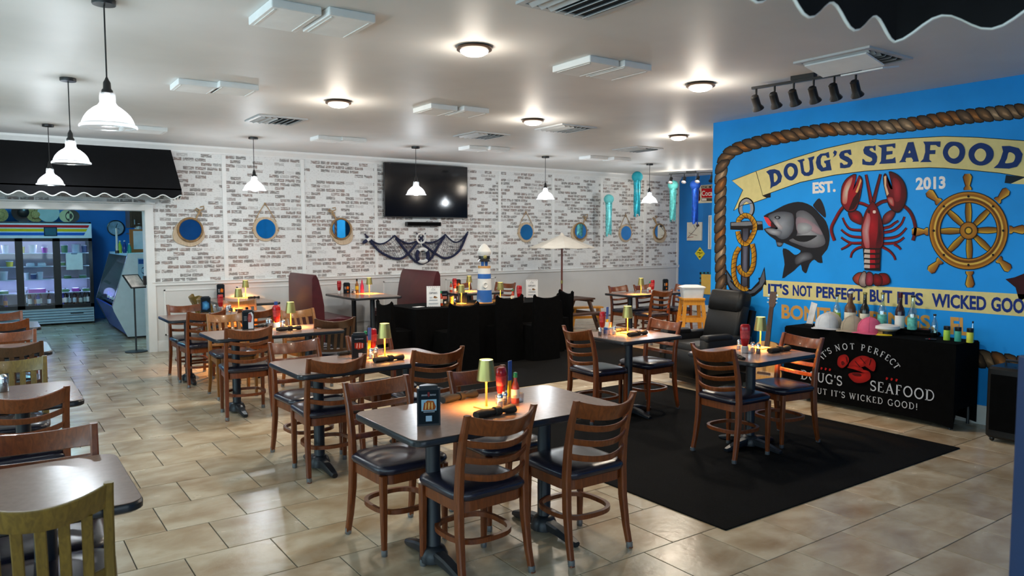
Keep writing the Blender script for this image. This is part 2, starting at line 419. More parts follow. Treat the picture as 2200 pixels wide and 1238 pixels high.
wf.box(((prev+XE)/2, YF-.1, ZC/2), (XE-prev, .2, ZC))
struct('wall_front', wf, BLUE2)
PANE = glassy('window_glass', (.92, .97, 1), .92, .02)
n_ = 1
for wy in WIN_Y:
    w_ = MB()
    for a in (-1.15, 0, 1.15): w_.box((XL-.06, wy+a, 1.55), (.07, .05, 2.0))
    for z in zs: w_.box((XL-.06, wy, z), (.07, 2.3, .05))
    o = struct('window_%d' % n_, w_, TRIM); n_ += 1
    for a in (-.575, .575): MB().box((XL-.08, wy+a, 1.55), (.006, 1.1, 1.96)).build('pane', PANE, o, smooth=False)
for wx in (-1.6, 1.4):
    w_ = MB()
    for a in (-1.15, 0, 1.15): w_.box((wx+a, YF-.06, 1.75), (.05, .07, 1.9))
    for z in (.8, 2.7): w_.box((wx, YF-.06, z), (2.3, .07, .05))
    o = struct('window_%d' % n_, w_, TRIM); n_ += 1
    for a in (-.575, .575): MB().box((wx+a, YF-.08, 1.75), (1.1, .006, 1.86)).build('pane', PANE, o, smooth=False)

# ---- room behind the opening
YB = 17.55
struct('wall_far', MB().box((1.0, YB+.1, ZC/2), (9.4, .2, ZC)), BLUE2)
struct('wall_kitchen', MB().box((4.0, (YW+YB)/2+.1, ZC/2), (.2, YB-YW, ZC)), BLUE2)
struct('wall_side', MB().box((2.55, 12.75, ZC/2), (.2, 1.3, ZC)), WALLW)

# ---- black rugs
RUG = mat('black_carpet', (.0045, .0045, .0047), .95, noise=.35, nscale=90, bump=.3, bscale=160, spec=.1)
for (x0, x1, y0, y1, lab) in ((3.40, 6.26, 2.69, 6.12, 'large black rug under the two square tables'), (3.95, 8.0, 6.68, 9.9, 'black rug beneath the black-draped long table')):
    rg = MB(); slab(rg, x1-x0, y1-y0, .01, .0005, .009, .003, c=((x0+x1)/2, (y0+y1)/2))
    tag(rg.build('rug', RUG, smooth=False), lab, 'rug')

# ================================================================ THE MURAL (flat paint on the wall, the cloth and small signs)
def paint_mat(name, rough=.6):
    m = bpy.data.materials.new(name); m.use_nodes = True; nt = m.node_tree; b = nt.nodes['Principled BSDF']
    at = nt.nodes.new('ShaderNodeVertexColor'); at.layer_name = 'Col'
    tc = nt.nodes.new('ShaderNodeTexCoord'); nz = nt.nodes.new('ShaderNodeTexNoise'); nz.inputs['Scale'].default_value = 18
    nt.links.new(tc.outputs['Object'], nz.inputs['Vector'])
    mr = nt.nodes.new('ShaderNodeMapRange'); mr.inputs['To Min'].default_value = .9; mr.inputs['To Max'].default_value = 1.1; nt.links.new(nz.outputs['Fac'], mr.inputs[0])
    hs = nt.nodes.new('ShaderNodeHueSaturation'); nt.links.new(at.outputs[0], hs.inputs['Color']); nt.links.new(mr.outputs[0], hs.inputs['Value'])
    nt.links.new(hs.outputs[0], b.inputs['Base Color']); b.inputs['Roughness'].default_value = rough; b.inputs['Specular IOR Level'].default_value = .2
    return m
PAINT = paint_mat('wall_paint'); PRINT = paint_mat('cloth_print', .8)
def lin(c):
    return tuple(((x/255+.055)/1.055)**2.4 if x > 10 else x/255/12.92 for x in c)
class Art:
    """flat painted shapes: 2-D points -> f(u, v, layer) in the room"""
    def __init__(s, f): s.f = f; s.v = []; s.fa = []; s.c = []; s.L = 0
    def poly(s, pts, col, rim=None, keep=False):
        if not keep: s.L += 1
        b = len(s.v); k = len(pts)
        if rim is None:
            s.v += [s.f(x, y, s.L) for x, y in pts]; s.c += [col]*k; s.fa.append(tuple(range(b, b+k)))
        else:
            cx = sum(p[0] for p in pts)/k; cy = sum(p[1] for p in pts)/k
            s.v += [s.f(x, y, s.L) for x, y in pts]+[s.f(cx, cy, s.L)]; s.c += [rim]*k+[col]
            s.fa += [(b+i, b+(i+1) % k, b+k) for i in range(k)]
    def stroke(s, pts, w, col, close=False, keep=False, taper=False):
        if not keep: s.L += 1
        k = len(pts); b = len(s.v)
        for i, p in enumerate(pts):
            a = pts[(i-1) % k] if (close or i > 0) else p; c = pts[(i+1) % k] if (close or i < k-1) else p
            dx, dy = c[0]-a[0], c[1]-a[1]; l = math.hypot(dx, dy) or 1
            ww = (w[i] if isinstance(w, (list, tuple)) else w)/2
            if taper: ww *= 1-.8*i/(k-1)
            nx, ny = -dy/l*ww, dx/l*ww
            s.v += [s.f(p[0]+nx, p[1]+ny, s.L), s.f(p[0]-nx, p[1]-ny, s.L)]; s.c += [col, col]
        for i in range(k if close else k-1):
            j = (i+1) % k; s.fa.append((b+2*i, b+2*i+1, b+2*j+1, b+2*j))
    def band(s, pts, w, c0, c1):
        """rounded bar: two-tone across its width"""
        s.L += 1; k = len(pts); b = len(s.v)
        for i, p in enumerate(pts):
            a = pts[max(i-1, 0)]; c = pts[min(i+1, k-1)]
            dx, dy = c[0]-a[0], c[1]-a[1]; l = math.hypot(dx, dy) or 1
            ww = (w[i] if isinstance(w, (list, tuple)) else w)/2; nx, ny = -dy/l*ww, dx/l*ww
            for q, cc in ((1, c0), (.2, tuple((x+y)/2 for x, y in zip(c0, c1))), (-1, c1)):
                s.v.append(s.f(p[0]+nx*q, p[1]+ny*q, s.L)); s.c.append(cc)
        for i in range(k-1):
            for q in (0, 1): s.fa.append((b+3*i+q, b+3*i+q+1, b+3*i+4+q, b+3*i+3+q))
    def tris(s, vs, fs, col):
        s.L += 1; b = len(s.v); s.v += [s.f(x, y, s.L) for x, y in vs]; s.c += [col]*len(vs); s.fa += [tuple(b+i for i in f) for f in fs]
    def build(s, name, parent, m=None, label=None):
        me = bpy.data.meshes.new(name); me.from_pydata([tuple(v) for v in s.v], [], s.fa)
        at = me.color_attributes.new('Col', 'FLOAT_COLOR', 'POINT')
        for i, c in enumerate(s.c): at.data[i].color = (*lin(c), 1)
        me.materials.append(m or PAINT)
        o = bpy.data.objects.new(name, me); COL.objects.link(o); o.parent = parent
        if label: o['label'] = label
        s.v, s.fa, s.c = [], [], []
        return o
_fcache = {}
def glyphs(text, bold=0.0):
    key = (text, bold)
    if key in _fcache: return _fcache[key]
    cu = bpy.data.curves.new('lettering', 'FONT'); cu.body = text; cu.fill_mode = 'FRONT'; cu.offset = bold; cu.resolution_u = 3
    o = bpy.data.objects.new('lettering', cu); COL.objects.link(o)
    dg = bpy.context.evaluated_depsgraph_get(); me = bpy.data.meshes.new_from_object(o.evaluated_get(dg))
    vs = [(v.co.x, v.co.y) for v in me.vertices]; fs = [tuple(p.vertices) for p in me.polygons]
    bpy.data.objects.remove(o); bpy.data.curves.remove(cu); bpy.data.meshes.remove(me)
    x0 = min(v[0] for v in vs); x1 = max(v[0] for v in vs); y0 = min(v[1] for v in vs); y1 = max(v[1] for v in vs)
    _fcache[key] = ([((x-x0)/(x1-x0), (y-y0)/(y1-y0)) for x, y in vs], fs)
    return _fcache[key]
def text_quad(art, text, tl, tr, br, bl, col, bold=.02):
    vs, fs = glyphs(text, bold)
    out = []
    for u, v in vs:
        a = [bl[i]*(1-u)+br[i]*u for i in (0, 1)]; b = [tl[i]*(1-u)+tr[i]*u for i in (0, 1)]
        out.append((a[0]*(1-v)+b[0]*v, a[1]*(1-v)+b[1]*v))
    art.tris(out, fs, col)
def wallmap(px, py, L):
    p = P(px, py, x=XM); return (XM-.0012-L*.00022, p.y, p.z)
def Z(x0, y0, s):
    return lambda *pts: [(x0+x*s, y0+y*s) for x, y in pts]
zA, zB, zC = Z(1540, 400, .19389), Z(1780, 360, .21804), Z(1950, 360, .22624)
zD, zE, zG = Z(1530, 200, .20996), Z(1860, 180, .19384), Z(1630, 590, .25909)
def smooth(pts, n=4, close=True):
    """Catmull-Rom through the points"""
    k = len(pts); out = []
    for i in range(k if close else k-1):
        p0, p1, p2, p3 = (pts[(i-1) % k], pts[i], pts[(i+1) % k], pts[(i+2) % k]) if close else (pts[max(i-1, 0)], pts[i], pts[i+1], pts[min(i+2, k-1)])
        for j in range(n):
            t = j/n
            out.append(tuple(.5*((2*p1[q])+(-p0[q]+p2[q])*t+(2*p0[q]-5*p1[q]+4*p2[q]-p3[q])*t*t+(-p0[q]+3*p1[q]-3*p2[q]+p3[q])*t**3) for q in (0, 1)))
    if not close: out.append(pts[-1])
    return out
INK = (22, 18, 20); CREAM = (222, 207, 142); NAVY = (18, 52, 112)
# -- painted rope border
def rope(art, path, w, flip=1, seed=1):
    rnd = random.Random(seed)
    path = smooth(path, 6, False)
    d = [0]
    for a, b in zip(path, path[1:]): d.append(d[-1]+math.hypot(b[0]-a[0], b[1]-a[1]))
    def at(t):
        for i in range(len(d)-1):
            if d[i+1] >= t: break
        u = (t-d[i])/((d[i+1]-d[i]) or 1); a, b = path[i], path[i+1]; l = math.hypot(b[0]-a[0], b[1]-a[1]) or 1
        ww = w(t/d[-1])
        return (a[0]+(b[0]-a[0])*u, a[1]+(b[1]-a[1])*u, (b[0]-a[0])/l, (b[1]-a[1])/l, ww)
    n = int(d[-1]/(w(.5)*.8)); st = d[-1]/n
    base = art.L
    for i in range(n):
        t0 = st*(i+.5); x, y, tx, ty, ww = at(t0)
        nx, ny = -ty*flip, tx*flip
        c = rnd.choice([(150, 118, 86), (132, 98, 66), (168, 140, 110), (150, 96, 48), (120, 92, 68)])
        pts = []
        for a, b in ((-.95, -.50), (-.55, -.54), (-.05, -.48), (.55, -.2), (1.0, .30), (.95, .50), (.55, .54), (.05, .48), (-.55, .2), (-1.0, -.30)):
            q = at(min(max(t0+a*st*.85, 0), d[-1])); pts.append((q[0]+(-q[3]*flip)*b*ww, q[1]+(q[2]*flip)*b*ww))
        cx = sum(p[0] for p in pts)/10; cy = sum(p[1] for p in pts)/10
        art.L = base + (i % 2)*3
        art.poly([(cx+(p[0]-cx)*1.09, cy+(p[1]-cy)*1.13) for p in pts], INK)
        art.poly(pts, c, tuple(int(v*.42) for v in c))
        hi = tuple(min(255, int(v*1.28)) for v in c)
        q = [at(min(max(t0+a*st*.85, 0), d[-1]))[:] for a in (-.2, .3, .6)]
        art.poly([(u[0]+(-u[3]*flip)*b*ww, u[1]+(u[2]*flip)*b*ww) for u, b in ((q[0], -.1), (q[1], .02), (q[2], .3), (q[1], .25), (q[0], .1))], hi, c)
    art.L = base+8
art = Art(wallmap)
top = zD((96, 600), (60, 680), (60, 700))
rope(art, [(1549, 640), (1548, 560), (1547, 480), (1548, 420), (1549, 375), (1555, 346), (1572, 326), (1600, 314), (1640, 303), (1700, 291), (1760, 281), (1830, 275), (1880, 275), (1950, 268), (2030, 256), (2100, 248), (2200, 238), (2330, 222), (2460, 205)], lambda t: 21+t*10, 1, 3)
art.build('painted_rope', wall_right, label='brown twisted rope painted around the mural')
art.L = 0
rope(art, [(2000, 760), (2100, 770), (2200, 786), (2330, 806)], lambda t: 34, 1, 5)
art.build('painted_rope', wall_right, label='brown twisted rope painted along the mural bottom')
# -- name banner
art.L = 0
tail = zD((203, 896), (450, 800), (520, 1050), (560, 1075), (418, 1125), (300, 1150), (220, 1205), (315, 992))
art.poly(tail, CREAM); art.stroke(tail, 1.3, INK, True)
art.poly(zD((515, 1052), (600, 1010), (600, 1068), (560, 1074)), INK)
up_ = zD((450, 800), (560, 760), (830, 668), (1150, 570), (1500, 492), (1667, 472)) + zE((180, 622), (560, 600), (870, 583), (1250, 595), (1754, 632), (2100, 690))
dn_ = zE((2100, 1090), (1754, 1035), (1500, 992), (1130, 955), (870, 935), (700, 930), (430, 940), (130, 960)) + zD((1560, 800), (1250, 840), (900, 915), (520, 1050))
art.poly(up_+dn_, CREAM); art.stroke(up_+dn_, 1.5, INK, True)
art.poly(zE((1555, 1012), (1754, 1035), (1754, 1060), (1610, 1108), (1540, 1100)), (12, 30, 46))
art.poly(zE((1610, 1108), (1754, 1045), (2050, 1080), (2050, 1120), (1754, 1115)), CREAM)
def letter(outer, holes=(), sm=0, k=NAVY, hc=CREAM):
    o = smooth(outer, sm) if sm else outer
    art.poly(o, k)
    for h in holes: art.poly(smooth(h, 3) if sm or len(h) > 5 else h, hc)
letter(zD((553, 805), (590, 785), (640, 778), (690, 795), (718, 850), (705, 910), (660, 945), (620, 960), (597, 982), (600, 920), (585, 840)), [zD((632, 825), (655, 828), (672, 862), (662, 895), (638, 912), (634, 870))])
letter(zD((808, 715), (860, 735), (880, 795), (868, 850), (825, 893), (775, 885), (738, 840), (735, 785), (762, 732)), [zD((805, 752), (835, 775), (840, 815), (820, 850), (795, 850), (775, 815), (776, 775))], 3)
letter(zD((870, 690), (942, 672), (948, 690), (930, 700), (938, 760), (945, 800), (965, 815), (990, 808), (1002, 780), (995, 700), (985, 670), (968, 668), (1048, 645), (1045, 668), (1030, 690), (1042, 780), (1030, 830), (990, 850), (945, 848), (915, 820), (908, 770), (900, 715)))
letter(zD((1195, 602), (1203, 660), (1180, 665), (1165, 640), (1130, 642), (1112, 675), (1115, 730), (1140, 765), (1168, 755), (1165, 725), (1148, 712), (1148, 695), (1215, 680), (1208, 700), (1225, 790), (1170, 795), (1120, 805), (1078, 770), (1062, 710), (1075, 655), (1110, 622), (1160, 615)))
letter(zD((1255, 585), (1280, 600), (1270, 635), (1238, 660), (1252, 632), (1238, 610)))
letter(zD((1420, 578), (1428, 632), (1410, 635), (1385, 612), (1355, 618), (1355, 640), (1395, 655), (1432, 685), (1440, 720), (1410, 760), (1360, 770), (1312, 768), (1310, 715), (1328, 712), (1350, 735), (1385, 730), (1392, 712), (1350, 690), (1312, 668), (1300, 635), (1318, 600), (1360, 585)))
letter(zE(*[(130-(130-x)*.735, y) for x, y in ((105, 682), (105, 742), (85, 742), (60, 712), (20, 715), (10, 735), (50, 755), (105, 770), (130, 810), (120, 865), (80, 905), (-10, 905), (-95, 895), (-95, 835), (-75, 835), (-45, 862), (20, 868), (55, 850), (50, 825), (-20, 800), (-70, 775), (-82, 735), (-55, 695), (10, 690), (70, 692))]))
letter(zE((133, 685), (330, 660), (328, 715), (310, 712), (295, 695), (232, 700), (232, 750), (300, 745), (298, 780), (230, 790), (225, 840), (300, 832), (328, 812), (335, 880), (150, 890), (172, 855), (178, 715)))
letter(zE((470, 650), (530, 645), (545, 700), (590, 862), (520, 866), (528, 850), (510, 818), (450, 822), (438, 850), (452, 868), (370, 872), (395, 845), (430, 760), (462, 670)), [zE((488, 738), (502, 760), (490, 772), (474, 768))])
letter(zE((640, 642), (832, 640), (828, 702), (805, 700), (780, 680), (718, 680), (712, 738), (775, 735), (770, 780), (708, 780), (705, 840), (735, 868), (605, 870), (640, 835), (662, 760), (660, 680)))
letter(zE((970, 642), (1060, 660), (1103, 730), (1090, 820), (1030, 880), (960, 885), (890, 845), (857, 770), (875, 700), (915, 655)), [zE((980, 688), (1020, 705), (1042, 745), (1030, 800), (985, 830), (940, 815), (915, 765), (935, 715))], 3)
letter(zE((1280, 655), (1370, 685), (1418, 750), (1410, 830), (1350, 890), (1270, 908), (1190, 880), (1145, 810), (1152, 735), (1205, 680)), [zE((1280, 718), (1325, 745), (1338, 795), (1310, 850), (1268, 862), (1225, 835), (1208, 785), (1235, 735))], 3)
letter(zE((1510, 692), (1600, 690), (1700, 715), (1742, 780), (1725, 860), (1680, 920), (1590, 942), (1500, 938), (1420, 935), (1470, 890), (1500, 830), (1525, 750)), [zE((1590, 762), (1640, 775), (1660, 810), (1640, 865), (1590, 880), (1548, 878), (1570, 830))])
art.build('painted_banner', wall_right, label='cream banner painted with the restaurant name in navy letters')
# -- est. 2013
art.L = 0
text_quad(art, 'EST.', *zD((1028, 915), (1258, 895), (1266, 1012), (1028, 1032)), (236, 228, 224), .045)
text_quad(art, '2013', *zE((555, 1040), (885, 1022), (885, 1165), (555, 1180)), (236, 232, 232), .04)
art.build('painted_date', wall_right)
# -- slogan strip
art.L = 0
art.poly(zG((38, 45), (2240, 166), (2240, 352), (38, 182)), CREAM)
for w_, x0, x1 in (("IT'S", 78, 250), ('NOT', 283, 444), ('PERFECT', 478, 862), ('BUT', 922, 1108), ("IT'S", 1150, 1365), ('WICKED', 1435, 1888), ('GOOD', 1928, 2290)):
    ty = lambda x: 72+(x-78)*.0605; by = lambda x: 160+(x-78)*.0785
    text_quad(art, w_, *zG((x0, ty(x0)), (x1, ty(x1)), (x1, by(x1)), (x0, by(x0))), (20, 48, 128), .035)
art.build('painted_slogan', wall_right, label='cream strip painted with a navy slogan')
art.L = 0
for w_, x0, x1 in (('BONITA', 190, 690), ('SPRINGS,', 740, 1460), ('FL', 1590, 1745)):
    ty = lambda x: 246+(x-190)*.075; by = lambda x: 366+(x-190)*.092
    text_quad(art, w_, *zG((x0, ty(x0)), (x1, ty(x1)), (x1, by(x1)), (x0, by(x0))), (214, 158, 84), .035)
art.build('painted_town', wall_right, label='orange town name painted below the slogan strip')
# -- anchor
art.L = 0
G1, G2 = (128, 132, 146), (52, 54, 62)
art.stroke(smooth(zA((330, 150), (275, 190), (262, 270), (300, 330), (360, 330), (396, 270), (385, 190)), 4), 9.5, INK, True)
art.stroke(smooth(zA((330, 155), (278, 192), (268, 270), (300, 325), (355, 325), (388, 270), (378, 192)), 4), 6.4, (150, 152, 160), True)
art.poly(zA((150, 400), (330, 385), (505, 388), (515, 488), (330, 490), (150, 482)), INK)
art.poly(zA((160, 408), (330, 394), (500, 394), (506, 420), (330, 440), (160, 440)), (120, 122, 128))
art.poly(zA((270, 470), (372, 470), (365, 1130), (265, 1130)), INK)
art.poly(zA((290, 470), (350, 470), (335, 1120), (280, 1120)), (108, 108, 128), (54, 54, 66))
hook = zA((105, 920), (190, 1040), (165, 1045), (200, 1085), (290, 1150), (380, 1145), (470, 1050), (460, 1020), (485, 1010), (530, 895), (552, 1100), (525, 1090), (500, 1150), (420, 1215), (330, 1245), (230, 1225), (150, 1160), (120, 1095), (98, 1110))
art.poly(hook, INK)
art.poly(zA((112, 950), (165, 1040), (145, 1050), (200, 1115), (290, 1170), (380, 1165), (475, 1085), (480, 1040), (525, 930), (535, 1050), (500, 1110), (420, 1180), (330, 1205), (230, 1190), (150, 1120), (122, 1060)), (86, 90, 100))
art.build('painted_anchor', wall_right, label='grey anchor painted at the mural edge')
def gold_rope(path, w):
    path = smooth(path, 5, False)
    art.stroke(path, w+2.4, INK); art.band(path, w, (214, 160, 34), (150, 92, 20))
    acc = 0; art.L += 1
    for a, b in zip(path, path[1:]):
        l = math.hypot(b[0]-a[0], b[1]-a[1]); acc += l
        if acc > w*.72:
            acc = 0; tx, ty = (b[0]-a[0])/l, (b[1]-a[1])/l; nx, ny = -ty, tx
            art.stroke([(b[0]+nx*w/2+tx*w*.3, b[1]+ny*w/2+ty*w*.3), (b[0]-nx*w/2-tx*w*.3, b[1]-ny*w/2-ty*w*.3)], 1.1, (40, 24, 10), keep=True)
art.L = 14
gold_rope(zA((235, 500), (260, 600), (330, 640), (400, 540), (425, 440), (380, 350), (310, 325), (250, 370), (245, 400)), 9)
gold_rope(zA((255, 680), (210, 760), (190, 880), (195, 1000), (230, 1090), (300, 1140), (345, 1130)), 9)
gold_rope(zA((395, 640), (415, 760), (400, 900), (340, 985), (270, 950), (245, 880)), 9)
art.build('painted_anchor_rope', wall_right, label='yellow rope painted around the anchor')
# -- fish
art.L = 0
DK = (30, 30, 36)
art.poly(smooth(zA((1135, 135), (1080, 190), (1070, 225), (1130, 290), (1200, 350), (1208, 300), (1180, 200)), 3), (38, 34, 40))
body = smooth(zA((520, 330), (620, 280), (740, 215), (850, 180), (950, 178), (1060, 225), (1150, 320), (1210, 390), (1245, 500), (1250, 600), (1225, 700), (1165, 775), (1175, 850), (1120, 845), (1080, 815), (1030, 860), (1000, 950), (980, 965), (945, 930), (930, 870), (860, 935), (790, 985), (725, 1022), (752, 870), (735, 760), (735, 690), (800, 710), (860, 760), (905, 750), (930, 715), (860, 680), (770, 640), (740, 630), (720, 668), (670, 668), (652, 600), (590, 555), (520, 475), (600, 455), (560, 400)), 2)
art.poly(body, DK)
art.poly(smooth(zA((570, 330), (680, 285), (800, 290), (850, 330), (850, 470), (800, 560), (720, 590), (640, 540), (590, 500), (680, 470), (620, 400)), 3), (150, 156, 166), (70, 74, 84))
art.poly(smooth(zA((880, 300), (960, 270), (1060, 330), (1130, 440), (1190, 560), (1200, 640), (1120, 680), (1000, 680), (880, 640), (800, 600), (880, 560), (895, 440)), 3), (158, 162, 168), (84, 84, 92))
art.poly(smooth(zA((880, 360), (960, 350), (1060, 400), (1140, 470), (1170, 540), (1090, 520), (1000, 480), (900, 520)), 3), (176, 142, 150), (126, 112, 122))
art.poly(smooth(zA((900, 420), (1000, 410), (1060, 460), (1010, 520), (910, 520)), 3), (164, 172, 178), (130, 132, 138))
art.poly(smooth(zA((840, 570), (900, 550), (1060, 545), (1110, 555), (1000, 615), (900, 610)), 3), (26, 26, 30))
art.poly(smooth(zA((940, 740), (1040, 740), (1060, 800), (960, 840), (880, 870), (870, 800)), 3), (118, 120, 128), (52, 52, 58))
art.poly(zA((520, 338), (570, 350), (610, 410), (600, 450), (575, 440), (545, 395)), (222, 62, 70))
art.poly(zA((600, 400), (655, 455), (600, 455)), (70, 20, 24))
art.poly(zA((625, 375), (660, 370), (735, 460), (725, 485), (690, 478), (640, 420)), (190, 182, 186), (140, 134, 140))
art.poly(smooth(zA((540, 475), (620, 470), (720, 500), (700, 550), (620, 540), (570, 515)), 3), (170, 174, 182), (96, 98, 108))
art.poly(smooth(zA((640, 345), (670, 330), (705, 340), (700, 362), (665, 366)), 3), DK)
art.poly(smooth(zA((660, 340), (685, 340), (685, 358), (662, 358)), 3), (120, 126, 134))
art.stroke(smooth(zA((845, 290), (868, 380), (860, 480), (800, 570)), 4, False), 2.2, (40, 34, 40))
art.poly(smooth(zA((665, 620), (735, 635), (715, 662), (680, 660)), 3), (128, 130, 136), (70, 70, 78))
art.build('painted_fish', wall_right, label='grey leaping fish painted on the mural')
# -- lobster
art.L = 0
RD, DR, CRM, MID = (168, 22, 34), (70, 12, 20), (196, 168, 160), (118, 20, 30)
def limb(pts, w, c=RD, taper=True):
    p = smooth(pts, 4, False); k = len(p)
    ws = [w*(1-.45*i/(k-1)) if taper else w for i in range(k)]
    art.stroke(p, [x+1.8 for x in ws], INK); art.band(p, ws, c, DR)
for pts in (((330, 620), (220, 610), (170, 560), (140, 495)), ((330, 690), (230, 680), (170, 650), (125, 612)), ((330, 745), (230, 745), (170, 720), (125, 688)), ((225, 745), (180, 780), (125, 808)), ((345, 780), (280, 800), (235, 840), (220, 890)),
            ((540, 600), (610, 580), (650, 550), (690, 525)), ((550, 640), (640, 620), (715, 560), (750, 485)), ((545, 700), (640, 690), (710, 660), (770, 595)), ((540, 750), (640, 745), (700, 725), (748, 688)), ((650, 755), (690, 780), (715, 808)), ((530, 780), (600, 820), (645, 870), (662, 912))):
    limb(zB(*pts), 5.2)
limb(zB((420, 395), (330, 355), (230, 350), (140, 400), (70, 510), (30, 610), (62, 720)), 5.5, taper=False)
limb(zB((470, 375), (540, 335), (640, 330), (740, 375), (820, 460), (860, 600), (835, 720)), 6, MID, taper=False)
limb(zB((425, 350), (400, 220), (372, 70)), 7); limb(zB((445, 340), (480, 200), (515, 65)), 7, MID)
def blob(pts, c, r, o=1.06):
    p = smooth(zB(*pts), 3); cx = sum(q[0] for q in p)/len(p); cy = sum(q[1] for q in p)/len(p)
    art.poly([(cx+(q[0]-cx)*o, cy+(q[1]-cy)*o) for q in p], INK); art.poly(p, c, r)
blob(((200, 440), (260, 425), (310, 440), (340, 500), (330, 560), (270, 545), (220, 510)), RD, DR)
blob(((545, 480), (600, 430), (660, 420), (650, 480), (600, 540), (540, 555)), (150, 70, 70), DR)
blob(((275, 75), (190, 110), (140, 190), (130, 300), (140, 360), (190, 425), (260, 420), (300, 340), (325, 230), (335, 130), (300, 85), (275, 170), (250, 210)), RD, MID)
art.poly(smooth(zB((240, 95), (180, 150), (145, 250), (145, 350), (185, 350), (200, 240), (230, 160)), 3), (206, 196, 178), (190, 90, 80))
art.poly(zB((318, 110), (330, 130), (290, 250), (270, 245), (300, 170)), (226, 168, 104))
art.poly(zB((250, 300), (325, 200), (300, 340), (255, 410), (200, 425)), (48, 12, 16))
blob(((600, 50), (680, 75), (745, 150), (770, 250), (755, 350), (700, 430), (640, 420), (595, 360), (580, 290), (550, 160), (550, 85), (575, 70), (590, 150), (620, 215), (630, 150)), MID, DR)
art.poly(zB((552, 90), (575, 80), (575, 180), (600, 260), (580, 280), (556, 180)), (220, 176, 140))
art.poly(smooth(zB((640, 110), (690, 120), (720, 200), (710, 320), (660, 330), (640, 220)), 3), (168, 44, 54), MID)
art.poly(smooth(zB((585, 300), (640, 300), (650, 380), (610, 360)), 3), (190, 140, 128), RD)
blob(((440, 340), (480, 390), (515, 480), (540, 580), (545, 690), (520, 790), (350, 800), (335, 700), (330, 600), (350, 490), (390, 400)), RD, (90, 14, 22), 1.03)
art.poly(smooth(zB((395, 440), (370, 500), (340, 600), (345, 700), (370, 790), (410, 790), (405, 640), (420, 500)), 3), (186, 150, 152), (176, 70, 74))
art.poly(smooth(zB((500, 450), (535, 580), (540, 690), (515, 790), (470, 790), (490, 640)), 3), (40, 10, 16), (88, 16, 24))
art.poly(smooth(zB((395, 420), (415, 420), (415, 450), (395, 450)), 2), (60, 16, 20)); art.poly(smooth(zB((445, 425), (470, 425), (470, 450), (445, 450)), 2), (230, 200, 190))
art.poly(zB((345, 795), (525, 795), (515, 1020), (360, 1010)), INK)
for i in range(4):
    y = 805+i*50
    art.poly(zB((362, y), (415, y+4), (415, y+38), (356, y+34)), (198, 180, 172)); art.poly(zB((415, y+4), (465, y+6), (470, y+36), (415, y+38)), RD); art.poly(zB((465, y+6), (512, y+2), (508, y+36), (470, y+36)), (74, 14, 22))
for pts, c in ((((300, 1040), (250, 1090), (280, 1140), (340, 1150), (370, 1050)), (196, 80, 60)), (((590, 1060), (612, 1120), (580, 1150), (500, 1155), (500, 1060), (550, 1045)), (150, 24, 30)), (((470, 1050), (530, 1080), (530, 1150), (470, 1160), (440, 1100)), (140, 20, 28)), (((350, 1030), (310, 1100), (320, 1160), (380, 1165), (380, 1050)), (190, 164, 158)), (((390, 1040), (440, 1050), (445, 1140), (410, 1165), (375, 1140)), (176, 60, 78))):
    blob(pts, c, tuple(int(v*.6) for v in c), 1.12)
art.build('painted_lobster', wall_right, label='red lobster painted in the middle of the mural')
# -- ship wheel
art.L = 0
wc = (583, 600)
def ring(rx, ry, n=48): return [(wc[0]+rx*math.cos(2*math.pi*i/n), wc[1]+ry*math.sin(2*math.pi*i/n)*1.0) for i in range(n)]
GB, GY, GD = (176, 118, 34), (206, 164, 48), (104, 62, 18)
def spoke(a, r0, r1, w, c=GY):
    p = [(wc[0]+r*math.cos(a), wc[1]+r*.98*math.sin(a)) for r in (r0, r0*.75+r1*.25, (r0+r1)/2, r0*.25+r1*.75, r1)]
    p = zC(*p); art.stroke(p, [w*.8+2.5, w+3.2, w*1.15+3.2, w+3, w*.7+2.5], INK); art.band(p, [w*.8, w, w*1.15, w, w*.7], c, GD)
for i in range(8): spoke(math.pi*i/4-.02, 70, 290, 11)
for i in range(8):
    a = math.pi*i/4-.02
    p = zC(*[(wc[0]+r*math.cos(a), wc[1]+r*1.0*math.sin(a)) for r in (385, 405, 425, 470, 510, 540)])
    ws = [15, 15, 8, 14, 18, 10]
    art.stroke(p, [x+3.4 for x in ws], INK); art.band(p, ws, (212, 168, 62), (128, 70, 22))
art.stroke(zC(*ring(322, 318)), 25, INK, True)
art.stroke(zC(*ring(322, 318)), 21.5, GB, True)
art.stroke(zC(*ring(338, 334)), 6.5, (146, 92, 26), True); art.stroke(zC(*ring(300, 296)), 5, GD, True); art.stroke(zC(*ring(322, 318)), 4, (214, 176, 78), True)
art.poly(zC(*ring(88, 86, 24)), INK); art.poly(zC(*ring(80, 78, 24)), (196, 138, 42), (150, 96, 26)); art.poly(zC(*ring(40, 40, 16)), (70, 52, 20)); art.poly(zC(*ring(26, 26, 16)), GY)
for a in range(8):
    x, y = wc[0]+330*math.cos(math.pi*a/4), wc[1]+326*math.sin(math.pi*a/4)
    art.poly(zC(*[(x+13*math.cos(k), y+13*math.sin(k)) for k in (0, 1, 2, 3, 4, 5)]), INK)
art.build('painted_wheel', wall_right, label='yellow ship wheel painted on the mural')
art.L = 0
star = [(2160, 600), (2180, 596), (2200, 588), (2216, 556), (2228, 588), (2262, 596), (2236, 618), (2244, 652), (2214, 634), (2190, 648), (2182, 618)]
art.poly(star, (66, 20, 28), (48, 12, 20)); art.build('painted_starfish', wall_right)

